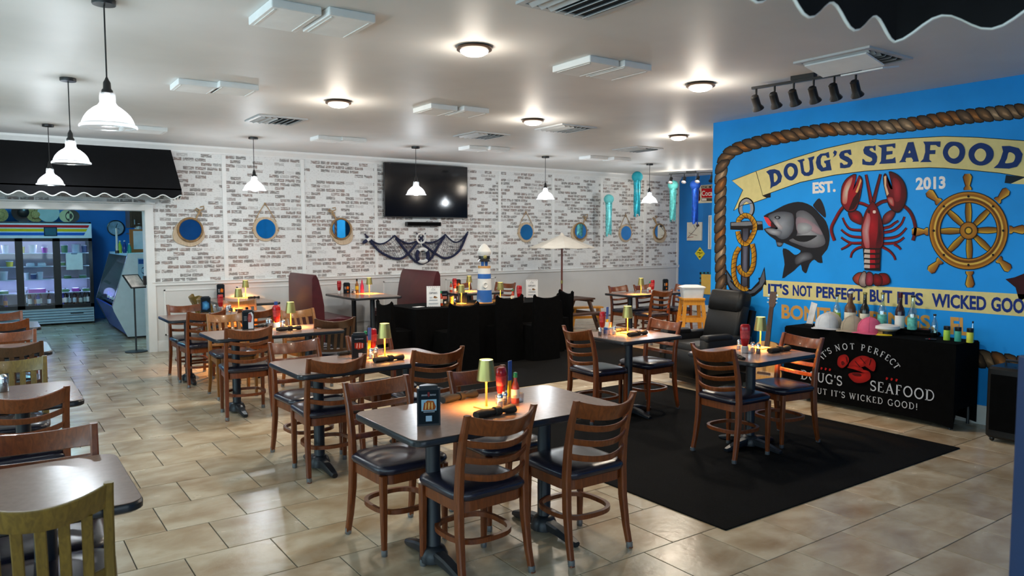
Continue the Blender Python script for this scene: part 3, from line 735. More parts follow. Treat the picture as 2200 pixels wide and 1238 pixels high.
# ---- a plain serif alphabet made of bars (for the cloth)
def arc(cx, cy, rx, ry, a0, a1, n=10): return [(cx+rx*math.cos(R(a0+(a1-a0)*i/n)), cy+ry*math.sin(R(a0+(a1-a0)*i/n))) for i in range(n+1)]
K_, N_ = .15, .07    # thick, thin
SER = {
 'I': (.34, [([(.17,0),(.17,1)], K_)], [(.17,0),(.17,1)]),
 'T': (.72, [([(.36,0),(.36,1)], K_), ([(.03,.965),(.69,.965)], N_), ([(.05,.98),(.05,.8)], .05), ([(.67,.98),(.67,.8)], .05)], [(.36,0)]),
 "'": (.2, [([(.1,1),(.1,.72)], .1)], []),
 'S': (.6, [(arc(.3,.74,.23,.23,35,270)[:]+arc(.3,.26,.25,.23,90,-145)[1:], .12), ([(.52,.98),(.52,.74)], .04), ([(.07,.26),(.07,.02)], .04)], []),
 'N': (.86, [([(.14,0),(.14,1)], N_), ([(.12,.98),(.72,.02)], K_), ([(.72,0),(.72,1)], N_)], [(.14,0),(.1,1),(.72,1)]),
 'O': (.9, [(arc(.45,.5,.37,.47,0,360,20), .125)], []),
 'P': (.68, [([(.16,0),(.16,1)], K_), ([(.16,.965),(.36,.965)]+arc(.36,.72,.22,.245,90,-90)+[(.16,.475)], .09)], [(.16,0),(.12,1)]),
 'E': (.66, [([(.16,0),(.16,1)], K_), ([(.12,.965),(.58,.965)], N_), ([(.16,.51),(.46,.51)], N_), ([(.12,.035),(.6,.035)], N_), ([(.56,.98),(.56,.78)], .05), ([(.6,.02),(.6,.24)], .05)], []),
 'R': (.76, [([(.16,0),(.16,1)], K_), ([(.16,.965),(.36,.965)]+arc(.36,.73,.21,.235,90,-90)+[(.16,.495)], .09), ([(.34,.49),(.7,.02)], .13)], [(.16,0),(.12,1)]),
 'F': (.62, [([(.16,0),(.16,1)], K_), ([(.12,.965),(.56,.965)], N_), ([(.16,.5),(.44,.5)], N_), ([(.55,.98),(.55,.78)], .05)], [(.16,0)]),
 'C': (.78, [(arc(.45,.5,.37,.47,50,310,16), .12), ([(.68,.98),(.68,.72)], .04)], []),
 'B': (.7, [([(.16,0),(.16,1)], K_), ([(.16,.965),(.34,.965)]+arc(.34,.75,.19,.215,90,-90)+[(.16,.53)], .09), ([(.34,.53)]+arc(.36,.27,.24,.235,90,-90)+[(.16,.035)], .09)], [(.12,0),(.12,1)]),
 'U': (.84, [([(.16,1),(.16,.34)]+arc(.42,.32,.26,.29,180,360)+[(.68,1)], .11)], [(.16,1),(.68,1)]),
 'W': (1.16, [([(.1,1),(.34,.02)], .13), ([(.34,.02),(.58,.95)], N_), ([(.54,1),(.78,.02)], .13), ([(.78,.02),(1.04,1)], N_)], [(.1,1),(.56,1),(1.04,1)]),
 'K': (.82, [([(.16,0),(.16,1)], K_), ([(.2,.42),(.68,.98)], N_), ([(.34,.56),(.74,.02)], .13)], [(.16,0),(.16,1),(.68,1),(.74,0)]),
 'D': (.84, [([(.16,0),(.16,1)], K_), ([(.16,.965),(.34,.965)]+arc(.36,.5,.38,.465,90,-90,14)+[(.16,.035)], .1)], [(.12,0),(.12,1)]),
 'G': (.88, [(arc(.45,.5,.37,.47,50,350,16), .12), ([(.72,.02),(.72,.44)], .13), ([(.7,.98),(.7,.74)], .04)], [(.72,.44)]),
 'A': (.86, [([(.14,.02),(.42,1)], N_), ([(.4,1),(.74,.02)], K_), ([(.24,.34),(.62,.34)], .06)], [(.12,0),(.74,0)]),
 '!': (.3, [([(.15,1),(.15,.3)], .13), ([(.15,.12),(.15,0)], .13)], []),
 ' ': (.36, [], []),
}
def serif_text(art, text, f, size, col, track=.04):
    """f(s) -> (x, y, tx, ty): baseline curve by arc length; text is centred on s = 0"""
    wd = sum((SER[c][0]+track)*size for c in text); s = -wd/2; base = art.L
    for c in text:
        w, strokes, sers = SER[c]; x, y, tx, ty = f(s+w*size/2)
        mp = lambda p: (x+tx*(p[0]-w/2)*size-ty*p[1]*size, y+ty*(p[0]-w/2)*size+tx*p[1]*size)
        for pts, th in strokes: art.stroke([mp(p) for p in pts], th*size, col, keep=True)
        for p in sers: art.stroke([mp((p[0]-.13, min(max(p[1], .025), .975))), mp((p[0]+.13, min(max(p[1], .025), .975)))], .05*size, col, keep=True)
        s += (w+track)*size
    art.L = base+1

# ================================================================ CHAIRS (seat faces local +Y, back at -Y)
def chair_post(mb, sx):
    pts = [(sx*.205, -.222, 0), (sx*.200, -.195, .12), (sx*.196, -.172, .28), (sx*.194, -.165, .45), (sx*.194, -.176, .6), (sx*.195, -.205, .74), (sx*.197, -.247, .862)]
    mb.posts(pts, [.030, .033, .036, .037, .034, .032, .030], [.030, .036, .044, .046, .042, .038, .032], .006)
def back_y(z):
    tb = [(.45, -.165), (.6, -.176), (.74, -.205), (.862, -.247)]
    for (z0, y0), (z1, y1) in zip(tb, tb[1:]):
        if z <= z1: return y0+(y1-y0)*(z-z0)/(z1-z0)
    return tb[-1][1]
def back_bar(mb, z0, z1, t=.018, bow=.05, dip=0.0, dlow=None):
    n = 11; rings = []
    dlow = dip if dlow is None else dlow
    for i in range(n):
        u = -1+2*i/(n-1); x = u*.196; b = -bow*(1-u*u)
        za, zb = z0-dlow*(1-u*u), z1-dip*(1-u*u)
        ya, yb = back_y(z0)+b, back_y(z1)+b
        c = .004
        rings.append([(x, ya-t/2+c, za), (x, ya+t/2-c, za), (x, ya+t/2, za+c), (x, yb+t/2, zb-c), (x, yb+t/2-c, zb), (x, yb-t/2+c, zb), (x, yb-t/2, zb-c), (x, ya-t/2, za+c)])
    mb.loft(rings)
def chair_parts(t, wm, kind):
    for sx in (-1, 1):
        m = MB(); chair_post(m, sx); leg = m.build('back_post', wm, t)
        MB().lathe([(.017, 0), (.019, .012), (.018, .034)], 10, (sx*.204, -.219, 0)).build('glide_cap', CAP, leg)
        m = MB(); m.posts([(sx*.19, .178, 0), (sx*.19, .176, .2), (sx*.19, .174, .43)], [.027, .033, .038], [.027, .033, .038], .006)
        leg = m.build('front_leg', wm, t)
        MB().lathe([(.016, 0), (.018, .012), (.017, .034)], 10, (sx*.19, .178, 0)).build('glide_cap', CAP, leg)
    m = MB(); back_bar(m, .772, .860, .02, .085, .030, .022); m.build('top_rail', wm, t)
    if kind == 'ladder':
        for z in (.724, .644, .562):
            m = MB(); back_bar(m, z-.0165, z+.0165, .015, .078, .024); m.build('slat', wm, t)
    else:
        m = MB(); back_bar(m, .515, .545, .016, .05, .01); m.build('lower_rail', wm, t)
        for x in (-.13, -.065, 0, .065, .13):
            u = x/.196; m = MB()
            m.sweep([(x, back_y(.54)-.05*(1-u*u), .53), (x, back_y(.66)-.068*(1-u*u), .65), (x, back_y(.775)-.085*(1-u*u), .765)], .034, .012, .003, up=(0, 1, 0))
            m.build('slat', wm, t)
    # apron and hoop
    m = MB(); out = rrect(.40, .372, .075, 5); inn = rrect(.355, .327, .055, 5)
    m.loft([[(x, y+.003, z) for x, y in q] for q, z in ((out, .378), (out, .432), (inn, .432), (inn, .378))], close=True); m.build('seat_apron', wm, t)
    m = MB(); pts = [(.168*math.copysign(abs(math.cos(a))**.72, math.cos(a)), .003+.168*math.copysign(abs(math.sin(a))**.72, math.sin(a)), .212) for a in [2*math.pi*i/32 for i in range(32)]]
    ri = []
    for i, p in enumerate(pts):
        n = Vector((p[0], p[1], 0)).normalized()
        ri.append([(p[0]+n.x*q, p[1]+n.y*q, p[2]+h) for q, h in ((-.011, -.012), (.011, -.012), (.011, .012), (-.011, .012))])
    m.loft(ri, close=True); m.build('hoop_stretcher', wm, t)
    m = MB(); rings = []
    for z, q, in ((.43, .012), (.438, 0), (.455, -.008), (.47, -.004), (.482, .014), (.489, .05), (.492, .11)):
        rings.append([(x*(1+.05*y), y+.006, z) for x, y in rrect(.425-2*q, .412-2*q, max(.085-q*.6, .02), 6)])
    m.loft(rings); m.build('seat_cushion', VINYL, t, ang=60)
def chair_proto(kind, wm):
    t = thing('dining_chair', '', 'chair'); chair_parts(t, wm, kind); return t
CH = {'red': chair_proto('ladder', W_RED), 'gold': chair_proto('slat', W_GOLD), 'honey': chair_proto('slat', W_HONEY), 'dark': chair_proto('slat', W_DARK)}
def chair(k, cx, cy, face, label, group, jit=0, s=1.0):
    """cx, cy: middle of the top rail on plan; face: direction the seat looks ('+y', '-y', '+x', '-x')"""
    a = {'+y': 0, '-y': 180, '+x': -90, '-x': 90}[face]+jit
    v = Matrix.Rotation(R(a), 3, 'Z') @ Vector((0, .247, 0))
    return place(CH[k], (cx+v.x, cy+v.y, 0), R(a), label, group, s)
G = 'wooden dining chairs'
C_ = [
 ('red', 2.59, 2.82, '+y', 'brown ladder-back chair, near right side of the front table with menu tent', 0),
 ('red', 1.98, 2.88, '+y', 'brown ladder-back chair, near left side of the front table with menu tent', 2),
 ('red', 1.83, 3.95, '-y', 'brown ladder-back chair facing the viewer, far left of the front table', 3),
 ('red', 2.49, 3.90, '-y', 'brown ladder-back chair behind the lamp on the far side of the front table', 0),
 ('red', 1.96, 4.85, '+y', 'brown ladder-back chair, near left side of the middle-row second table', -3),
 ('red', 2.72, 4.78, '+y', 'brown ladder-back chair, near right side of the middle-row second table', -4),
 ('red', 1.99, 5.82, '-y', 'brown ladder-back chair facing the viewer, far left of second table', 4),
 ('red', 2.63, 5.82, '-y', 'brown ladder-back chair hidden behind menu tent and lamp of second table', 5),
 ('dark', 2.90, 7.22, '+y', 'dark brown slat-back chair, near right side of the third table', -8),
 ('red', 1.96, 6.95, '+y', 'brown ladder-back chair, near left side of the third table', -6),
 ('honey', 2.13, 8.38, '-y', 'honey slat-back chair facing the viewer, far left of third table', -2),
 ('honey', 2.90, 8.36, '-y', 'honey slat-back chair facing the viewer beside the burgundy booth', 8),
 ('red', 2.02, 8.79, '+y', 'brown ladder-back chair, near left side of the fourth table', 4),
 ('red', 2.55, 8.71, '+y', 'brown ladder-back chair, near right side of the fourth table', 1),
 ('red', 2.00, 9.81, '-y', 'brown ladder-back chair beside the white wainscot, far left of fourth table', 2),
 ('honey', 2.72, 10.05, '-y', 'honey slat-back chair, far right side of the fourth table', -6),
 ('gold', 2.45, 11.30, '+x', 'golden slat-back chair seen from the side, closest to the brick wallpaper', 0),
 ('gold', 2.45, 10.80, '+x', 'golden slat-back chair seen from the side at the wall table', 0),
 ('red', 4.35, 5.14, '+x', 'brown ladder-back chair left of the square table before the recliner', -4),
 ('red', 5.50, 5.13, '-x', 'brown ladder-back chair right of the square table before the recliner', 0),
 ('red', 4.44, 3.67, '+x', 'brown ladder-back chair left of the square table before the guitar', -2),
 ('red', 5.55, 3.64, '-x', 'brown ladder-back chair right of the square table, before the logo cloth', -8),
 ('red', 8.73, 9.24, '-y', 'brown ladder-back chair, far left of the table by the blue end wall', 0),
 ('red', 9.30, 9.24, '-y', 'brown ladder-back chair behind the lamp of the far right table', 3),
 ('red', 8.60, 8.08, '+y', 'brown ladder-back chair, near side of the far right table', -3),
 ('red', 9.86, 8.75, '-x', 'brown ladder-back chair behind the white tub on its stool', 0),
 ('red', 7.72, 11.10, '-x', 'dark ladder-back chair turned beside the lighthouse, by the wallpapered wall', 24),
 ('red', 7.02, 11.50, '-y', 'brown chair behind the lighthouse at the small wall table', 10),
 ('gold', .115, 2.80, '+y', 'golden slat-back chair closest to the viewer in the bottom left corner', -5),
 ('red', .17, 3.73, '-y', 'brown ladder-back chair facing the viewer at the bottom left table', -3),
 ('red', .15, 4.74, '+y', 'brown ladder-back chair before the second table of the left row', 4),
 ('gold', .12, 6.08, '-y', 'golden slat-back chair behind the second table of the left row', -4),
 ('dark', .15, 7.00, '+y', 'dark slat-back chair before the third table of the left row', -5),
 ('red', .15, 7.94, '-y', 'brown ladder-back chair behind the third table of the left row', -4),
 ('red', .14, 9.01, '+y', 'brown ladder-back chair before the last table of the left row', -3),
 ('red', .12, 10.0, '-y', 'brown ladder-back chair at the far end of the left row', 2),
]
for k, x, y, f, lab, j in C_: chair(k, x, y, f, lab, G, j)

# ================================================================ TABLES
TH = .76
def table(x0, x1, y0, y1, label, group, legs, arms='y', r=.06):
    w, d = x1-x0, y1-y0
    t = thing('dining_table', label, 'table', ((x0+x1)/2, (y0+y1)/2, 0), 0, group)
    m = MB(); slab(m, w-.012, d-.012, r, TH-.003, TH, .001); m.build('table_top', LAM, t)
    m = MB()
    rings = []
    for z, q in ((TH-.036, .008), (TH-.03, .001), (TH-.010, 0), (TH-.003, .004)):
        rings.append([(x, y, z) for x, y in rrect(w-2*q, d-2*q, r, 5)])
    m.loft(rings); m.build('edge_band', EDGE, t)
    for lx, ly in legs:
        m = MB(); m.lathe([(.05, .05), (.038, .075), (.038, TH-.05), (.06, TH-.045), (.06, TH-.036)], 16, (lx, ly, 0)); m.build('column', BLACKM, t)
        b = MB(); b.lathe([(.075, .02), (.075, .05), (.06, .085), (.04, .1)], 16, (lx, ly, 0))
        dirs = [(0, 1), (0, -1)] if arms == 'y' else [(1, 0), (-1, 0)] if arms == 'x' else [(1, 0), (-1, 0), (0, 1), (0, -1)]
        for dx, dy in dirs:
            L = .29
            b.sweep([(lx, ly, .055), (lx+dx*L*.5, ly+dy*L*.5, .045), (lx+dx*L*.9, ly+dy*L*.9, .022), (lx+dx*L, ly+dy*L, .018)], [.07, .065, .055, .04], [.06, .05, .035, .03], .01)
        b.build('foot', BLACKM, t)
        MB().box((lx, ly, TH-.04), (.3, .05, .012)).box((lx, ly, TH-.04), (.05, .3, .012)).build('top_plate', BLACKM, t, smooth=False)
    return t
GT = 'laminate dining tables'
L2 = ((-.36, 0), (.36, 0))
table(1.55, 2.84, 2.94, 3.65, 'brown laminate table with menu tent at the very front', GT, L2)
table(1.68, 2.92, 4.82, 5.52, 'brown laminate table, second of the middle row', GT, L2)
table(1.67, 2.92, 6.98, 7.66, 'brown laminate table, third of the middle row', GT, L2)
table(1.64, 2.88, 8.88, 9.55, 'brown laminate table, fourth of the middle row', GT, L2)
table(2.66, 3.44, 10.55, 11.86, 'brown laminate table against the wall left of the booth', GT, ((0, -.36), (0, .36)), 'x')
table(4.53, 5.34, 10.50, 11.72, 'dark laminate table standing between the two burgundy booths', GT, ((0, -.36), (0, .36)), 'x')
table(6.25, 7.15, 10.30, 11.15, 'small laminate table behind the black-draped table', GT, ((0, 0),), 'xy')
table(4.56, 5.32, 4.72, 5.42, 'square laminate table before the black recliner', GT, ((0, 0),), 'xy')
table(4.56, 5.34, 3.36, 4.04, 'square laminate table before the guitar', GT, ((0, 0),), 'xy')
table(8.28, 9.58, 8.44, 9.10, 'laminate table near the blue end wall', GT, L2)
table(-.86, .43, 2.83, 3.56, 'brown laminate table in the bottom left corner', GT, L2)
table(-.86, .44, 4.82, 5.55, 'brown laminate table, second of the left row', GT, L2)
table(-.86, .43, 7.06, 7.78, 'brown laminate table, third of the left row', GT, L2)
table(-.86, .46, 9.05, 9.72, 'brown laminate table, last of the left row', GT, L2)

# ================================================================ BOOTHS
BURG = mat('burgundy_vinyl', (.075, .010, .014), .4, noise=.15, bump=.03, spec=.5)
def booth(x, y0, y1, face, label):
    """bench along Y; back at x, seat towards face (+1/-1 along X)"""
    t = thing('booth_bench', label, 'booth', (x, (y0+y1)/2, 0), 0, 'burgundy booths'); L = y1-y0
    prof = [(0, .05), (0, .5), (0, .9), (.004, 1.08), (.03, 1.13), (.07, 1.13), (.105, 1.06), (.15, .88), (.185, .68), (.19, .45), (.19, .05)]
    m = MB(); rings = []
    for yy, q in ((-L/2, .02), (-L/2+.02, 0), (L/2-.02, 0), (L/2, .02)):
        rings.append([(face*(a+(.11-a)*q*2), yy, z-q*.4*(z > .6)) for a, z in prof])
    m.loft(rings); m.build('backrest', BURG, t)
    m = MB(); rings = []
    for yy, q in ((-L/2+.01, .02), (-L/2+.03, 0), (L/2-.03, 0), (L/2-.01, .02)):
        rings.append([(face*a, yy, z-(q if z > .4 else 0)) for a, z in ((.2, .35), (.2, .47), (.4, .49), (.62, .475), (.66, .44), (.66, .37), (.63, .35))])
    m.loft(rings); m.build('seat', BURG, t)
    MB().box((face*.4, 0, .175), (.44, L-.06, .35)).build('plinth', BLACKP, t, smooth=False)
    MB().sweep([(face*.11, -L/2+.004, .06), (face*.11, -L/2-.004, .06)], .2, .1).build('kick_plate', BLACKP, t)
    return t
booth(3.88, 10.52, 11.55, 1, 'burgundy booth bench showing its glossy side and seat')
booth(6.02, 10.50, 11.70, -1, 'burgundy booth bench with its tall back behind the menu card')

# ================================================================ BLACK-DRAPED TABLE AND COVERED CHAIRS
def draped(name, label, cat, loc, w, d, h, splay=.0):
    t = thing(name, label, cat, loc)
    m = MB(); slab(m, w, d, .03, h-.02, h, .006); m.build('cloth_top', CLOTH, t)
    m = MB(); rings = []
    N = 60
    def per(s, ww, dd):
        q = (s*4) % 4; k = int(q); u = q-k
        a, b = ww/2, dd/2
        return [(-a+2*a*u, -b), (a, -b+2*b*u), (a-2*a*u, b), (-a, b-2*b*u)][k]
    for z, g in ((h-.012, .0), (h-.1, .0), (h*.5, .012), (.012, .02)):
        ring = []
        for i in range(N):
            s = i/N; corner = abs(((s*4+.5) % 1)-.5)*2      # 0 at corners, 1 mid side
            k = g*(1-2*corner)*1.2 + (0 if z > .05 else 0)
            x, y = per(s, w+2*k+2*splay*(h-z), d+2*k+2*splay*(h-z))
            ring.append((x, y, z + (.05*(corner**2) if z < .05 else 0)))
        rings.append(ring)
    m.loft(rings, cap=False); m.build('cloth_skirt', CLOTH, t)
    for sx in (-1, 1):
        for sy in (-1, 1): MB().lathe([(.014, 0), (.014, h-.03)], 8, (sx*(w/2-.06), sy*(d/2-.06), 0)).build('leg', BLACKM, t)
    return t
bt = draped('draped_table', 'long table under a black cloth in the middle of the room', 'table', (5.66, 8.82, 0), 2.4, .8, .76)
def covered_chair(label, loc, rz, h=.88):
    t = thing('covered_chair', label, 'chair', loc, rz, 'black covered chairs')
    m = MB(); rings = []
    n = 11
    for i in range(n):
        u = -1+2*i/(n-1); top = h-.045*(1-u*u)-.0
        b = -.03*(1-u*u)
        rings.append([(u*.225, -.21+b-.02, .0), (u*.225, -.19+b+.03, .0), (u*.22, -.165+b, .47), (u*.215, -.195+b, top-.01), (u*.215, -.21+b, top), (u*.215, -.235+b, top-.005), (u*.22, -.215+b, .45)])
    m.loft(rings); m.build('cover_back', CLOTH, t)
    m = MB(); rings = []
    for z, q in ((.006, -.02), (.2, .0), (.44, .012), (.478, .02), (.486, .05)):
        rings.append([(x, y+.01, z) for x, y in rrect(.45-2*q, .44-2*q, .05, 4)])
    m.loft(rings); m.build('cover_seat', CLOTH, t)
    for sx in (-1, 1):
        m = MB(); m.lathe([(.026, h-.03), (.02, h-.005), (.004, h+.012)], 8, (sx*.2, -.212, 0)); m.build('cover_corner', CLOTH, t)
    return t
def cov(cx, cy, face, label, h, j=0):
    a = {'+y': 0, '-y': 180, '+x': -90, '-x': 90}[face]+j
    v = Matrix.Rotation(R(a), 3, 'Z') @ Vector((0, .215, 0))
    covered_chair(label, (cx+v.x, cy+v.y, 0), R(a), h)
cov(4.17, 8.72, '+x', 'black covered chair at the left end of the draped table', .86)
cov(4.90, 7.96, '+y', 'black covered chair in front of the draped table below the lighthouse', .855)
cov(5.74, 8.16, '+y', 'black covered chair left of the ketchup on the draped table', .90)
cov(6.22, 7.97, '+y', 'black covered chair in front of the right menu card', .90)
cov(7.18, 8.72, '-x', 'black covered chair at the right end of the draped table', .87, -12)

# ================================================================ TABLE LAMPS
BULB = emission('lamp_glow', (1.0, .86, .60), 9.0)
def lamp_proto():
    t = thing('table_lamp', '', 'lamp')
    m = MB(); m.box((0, 0, .004), (.10, .10, .008)); m.build('base', GOLD_LIT, t, rot=(0, 0, R(8)), smooth=False)
    MB().lathe([(.0075, .008), (.006, .03), (.0055, .15), (.0055, .245)], 12).build('stem', GOLD_LIT, t)
    m = MB(); prof = [(.051, .150), (.052, .151), (.0375, .262), (.036, .262), (.050, .152)]
    n = 28; m.loft([[(r*math.cos(2*math.pi*j/n), r*math.sin(2*math.pi*j/n), z) for j in range(n)] for r, z in prof], close=True); sh = m.build('shade', GOLD, t)
    MB().lathe([(.001, .250), (.0365, .250), (.0365, .254), (.001, .256)], 20).build('diffuser', BULB, sh)
    MB().lathe([(.0075, .212), (.018, .218), (.018, .232), (.0055, .238)], 14).build('bulb', BULB, t)
    return t
LP = lamp_proto()
def lamp(px, py, label, power=42.0, z=TH, at=None):
    p = at or P(px, py, z=z)
    o = place(LP, (p[0], p[1], z), 0, label, 'gold cordless table lamps')
    lamp_light(o, 'lamp_light', (0, .0, .195), power, (1.0, .43, .09), .024)
    return o
lamp(1045, 876, 'gold table lamp glowing on the front table')
lamp(827, 768, 'gold table lamp on the second table of the middle row')
lamp(625, 704, 'gold table lamp on the third table of the middle row')
lamp(513, 664, 'gold table lamp on the fourth table of the middle row')
lamp(528, 639, 'gold table lamp on the table against the wall')
lamp(793.5, 631, 'gold table lamp on the booth table')
lamp(1011, 0, 'gold table lamp on the small table behind the draped table', at=(6.72, 10.75))
lamp(1011, 0, 'gold table lamp left of the lighthouse on the draped table', at=(5.36, 8.78))
lamp(1084, 0, 'gold table lamp right of the lighthouse on the draped table', at=(6.13, 8.95))
lamp(1348, 716.5, 'gold table lamp on the square table before the recliner')
lamp(1633, 749, 'gold table lamp on the square table before the guitar')
lamp(1377, 633, 'gold table lamp on the far table by the blue end wall')

# ================================================================ THINGS ON THE TABLES
KET = mat('ketchup_red', (.42, .006, .010), .22, spec=.6); CAPW = mat('white_cap', (.8, .8, .78), .35)
SAUCE = mat('hot_sauce_red', (.55, .05, .012), .2); GRN = mat('green_cap', (.02, .30, .12), .35); LABELW = mat('paper_label', (.82, .76, .62), .6)
SALT = mat('salt', (.85, .84, .8), .6); PEP = mat('pepper', (.05, .04, .035), .7); CLEAR = glassy('shaker_glass', (.95, .97, 1), .72, .06)
NAP = mat('black_napkin', (.018, .015, .012), .85, noise=.3, nscale=40); BLUEB = mat('blue_packet', (.02, .08, .34), .4); YEL = mat('yellow_packet', (.75, .55, .02), .45)
PINK = mat('pink_bottle', (.62, .03, .09), .35); AMBER = mat('amber_glass', (.25, .10, .02), .15); MUST = mat('mustard', (.8, .55, .03), .35)
MENUB = mat('menu_black', (.010, .014, .018), .28, spec=.5)
def ketchup_proto():
    t = thing('ketchup_bottle', '', 'ketchup')
    m = MB(); m.loft([[(x*k, y*k*q, z) for x, y in rrect(.066, .045, .02, 4)] for z, k, q in ((.045, .5, 1), (.062, .78, 1), (.09, .9, 1), (.13, 1.0, 1), (.17, 1.06, 1), (.19, 1.0, .95), (.2, .8, .8))]); b = m.build('bottle', KET, t)
    MB().lathe([(.026, 0), (.027, .03), (.022, .045)], 16).build('cap', CAPW, t)
    m = MB(); m.loft([[(x*k, y*k, z) for x, y in rrect(.067, .046, .02, 4)] for z, k in ((.10, .945), (.155, 1.055))], cap=False); m.build('bottle_label', mat('ketchup_label', (.5, .05, .05), .4, noise=.5, nscale=30), b)
    return t
def sauce_proto():
    t = thing('hot_sauce_bottle', '', 'bottle')
    b = MB().lathe([(.022, 0), (.023, .006), (.023, .085), (.018, .105), (.0105, .125), (.0095, .145)], 16).build('bottle', SAUCE, t)
    MB().lathe([(.0235, .03), (.0238, .031), (.0238, .078), (.0235, .079)], 16).build('bottle_label', LABELW, b)
    MB().lathe([(.011, .143), (.012, .146), (.012, .168), (.008, .172)], 12).build('cap', GRN, t)
    return t
def shaker_proto(fill, nm):
    t = thing(nm, '', 'shaker')
    MB().lathe([(.019, 0), (.021, .004), (.018, .05), (.016, .06)], 14).build('glass', CLEAR, t)
    MB().lathe([(.015, .003), (.0165, .006), (.0155, .036)], 12).build('filling', fill, t)
    MB().lathe([(.0175, .058), (.0178, .07), (.012, .08), (.002, .083)], 14).build('lid', CHROME, t)
    return t
def napkin_proto():
    t = thing('napkin_roll', '', 'napkin roll')
    m = MB(); rings = []
    for i in range(9):
        u = i/8; r = .021+.006*math.sin(u*7)+.004*(u > .8)
        rings.append([(-.12+.24*u, r*1.25*math.cos(a)+.006*math.sin(u*5), max(.001, .02+r*.85*math.sin(a))) for a in [2*math.pi*k/12 for k in range(12)]])
    m.loft(rings); m.build('napkin', NAP, t)
    m = MB(); rings = [[(x, .029*math.cos(a), max(.0005, .021+.024*math.sin(a))) for a in [2*math.pi*k/12 for k in range(12)]] for x in (.0, .035)]
    m.loft(rings); m.build('paper_band', NAP, t)
    return t
def stick_proto():
    t = thing('drink_mix_packet', '', 'packet')
    MB().sweep([(0, 0, .0), (.004, 0, .06), (.010, 0, .125)], .03, .006, .002, up=(0, 1, 0)).build('lower_half', YEL, t)
    MB().sweep([(.010, 0, .125), (.012, 0, .2), (.012, 0, .235)], .032, .007, .002, up=(0, 1, 0)).build('upper_half', BLUEB, t)
    return t
def caddy_proto():
    t = thing('condiment_caddy', '', 'caddy')
    m = MB(); slab(m, .16, .085, .02, 0, .006, .002); m.build('tray', CLEAR, t)
    m = MB(); m.loft([[(x, y, z) for x, y in rrect(a, b, .02, 4)] for a, b, z in ((.16, .085, .004), (.165, .09, .05), (.16, .085, .05), (.156, .081, .006))], cap=False); m.build('rim', CLEAR, t)
    return t
PK, PS, PSA, PPE, PN, PST, PC = ketchup_proto(), sauce_proto(), shaker_proto(SALT, 'salt_shaker'), shaker_proto(PEP, 'pepper_shaker'), napkin_proto(), stick_proto(), caddy_proto()
def put(proto, px, py, label, rz=0, z=TH, at=None, s=None, group=None):
    p = at or P(px, py, z=z); return place(proto, (p[0], p[1], z), R(rz), label, group, s)
def tent(px, py, label, rz=0, z=TH, style=0, at=None, h=.185, w=.115):
    """three-sided black menu tent with printed faces"""
    p = at or P(px, py, z=z); t = thing('menu_tent', label, 'menu tent', (p[0], p[1], z), R(rz), 'black menu tents')
    d = w*.58; tri = [(-w/2, -d*.4), (w/2, -d*.4), (w/2-.012, d*.1), (0, d*.62), (-w/2+.012, d*.1)]
    m = MB(); m.prism(tri, 0, h); m.prism([(x*.8, y*.8) for x, y in tri], h, h+.012); m.build('body', MENUB, t, smooth=False)
    a = Art(lambda u, v, L: (u*w/2, -d*.4-.0006-L*.0002, v*h))
    a.poly([(-.86, .05), (.86, .05), (.86, .95), (-.86, .95)], (14, 26, 34))
    if style == 0:
        text_quad(a, "DOUG'S", (-.6, .84), (-.12, .84), (-.12, .80), (-.6, .80), (180, 186, 196)); text_quad(a, 'SEAFOOD', (.12, .84), (.62, .84), (.62, .80), (.12, .80), (180, 186, 196))
        a.poly([(-.1, .80), (0, .76), (.1, .8), (.08, .9), (-.08, .9)], (120, 44, 44))
        a.poly([(-.62, .40), (.66, .40), (.66, .70), (-.62, .70)], (70, 120, 160), (150, 190, 210))
        a.poly([(-.5, .42), (.5, .42), (.62, .5), (.4, .66), (-.1, .68), (-.4, .6)], (226, 150, 60), (140, 62, 24))
        for i in range(7): a.stroke([(-.42+i*.14, .44), (-.36+i*.13, .62)], .06, (240, 206, 140) if i % 2 else (150, 64, 22))
        a.poly([(-.45, .36), (.5, .36), (.5, .385), (-.45, .385)], (150, 160, 170))
        a.poly([(-.26, .12), (.26, .12), (.26, .27), (-.26, .27)], (158, 186, 208))
    elif style == 1:
        text_quad(a, "DOUG'S SEAFOOD", (-.55, .84), (.55, .84), (.55, .80), (-.55, .80), (180, 186, 196))
        a.poly([(-.6, .44), (-.1, .38), (.6, .44), (.66, .62), (.1, .68), (-.62, .66)], (206, 74, 40), (120, 30, 16))
        for i in range(6): a.stroke([(-.5+i*.18, .45), (-.4+i*.16, .64)], .07, (236, 220, 206) if i % 2 else (170, 40, 24))
        a.poly([(-.1, .08), (.4, .08), (.4, .24), (-.1, .24)], (180, 190, 200))
    elif style == 2:
        a.poly([(.0, .05), (.86, .05), (.86, .8), (.6, .95), (.1, .9), (0, .6)], (220, 224, 228)); a.poly([(.0, .4), (.5, .4), (.66, .7), (.4, .9), (.05, .86), (-.1, .6)], (176, 96, 92), (120, 60, 60))
        for i in range(4): a.poly([(-.7, .5+i*.07), (-.2, .5+i*.07), (-.2, .52+i*.07), (-.7, .52+i*.07)], (160, 164, 170))
    elif style == 3:
        a.poly([(-.7, .2), (.2, .14), (.75, .3), (.7, .62), (.1, .78), (-.7, .7)], (96, 176, 226), (16, 60, 110))
    else:
        a.poly([(-.1, .42), (.6, .4), (.72, .66), (.2, .74), (-.12, .64)], (232, 140, 44), (150, 70, 20)); a.poly([(.0, .12), (.5, .1), (.6, .26), (.1, .3)], (220, 120, 40), (120, 60, 20))
        for i in range(3): a.poly([(-.62, .44+i*.09), (-.25, .44+i*.09), (-.25, .48+i*.09), (-.62, .48+i*.09)], (200, 200, 196))
    a.build('printed_face', t, PRINT)
    return t
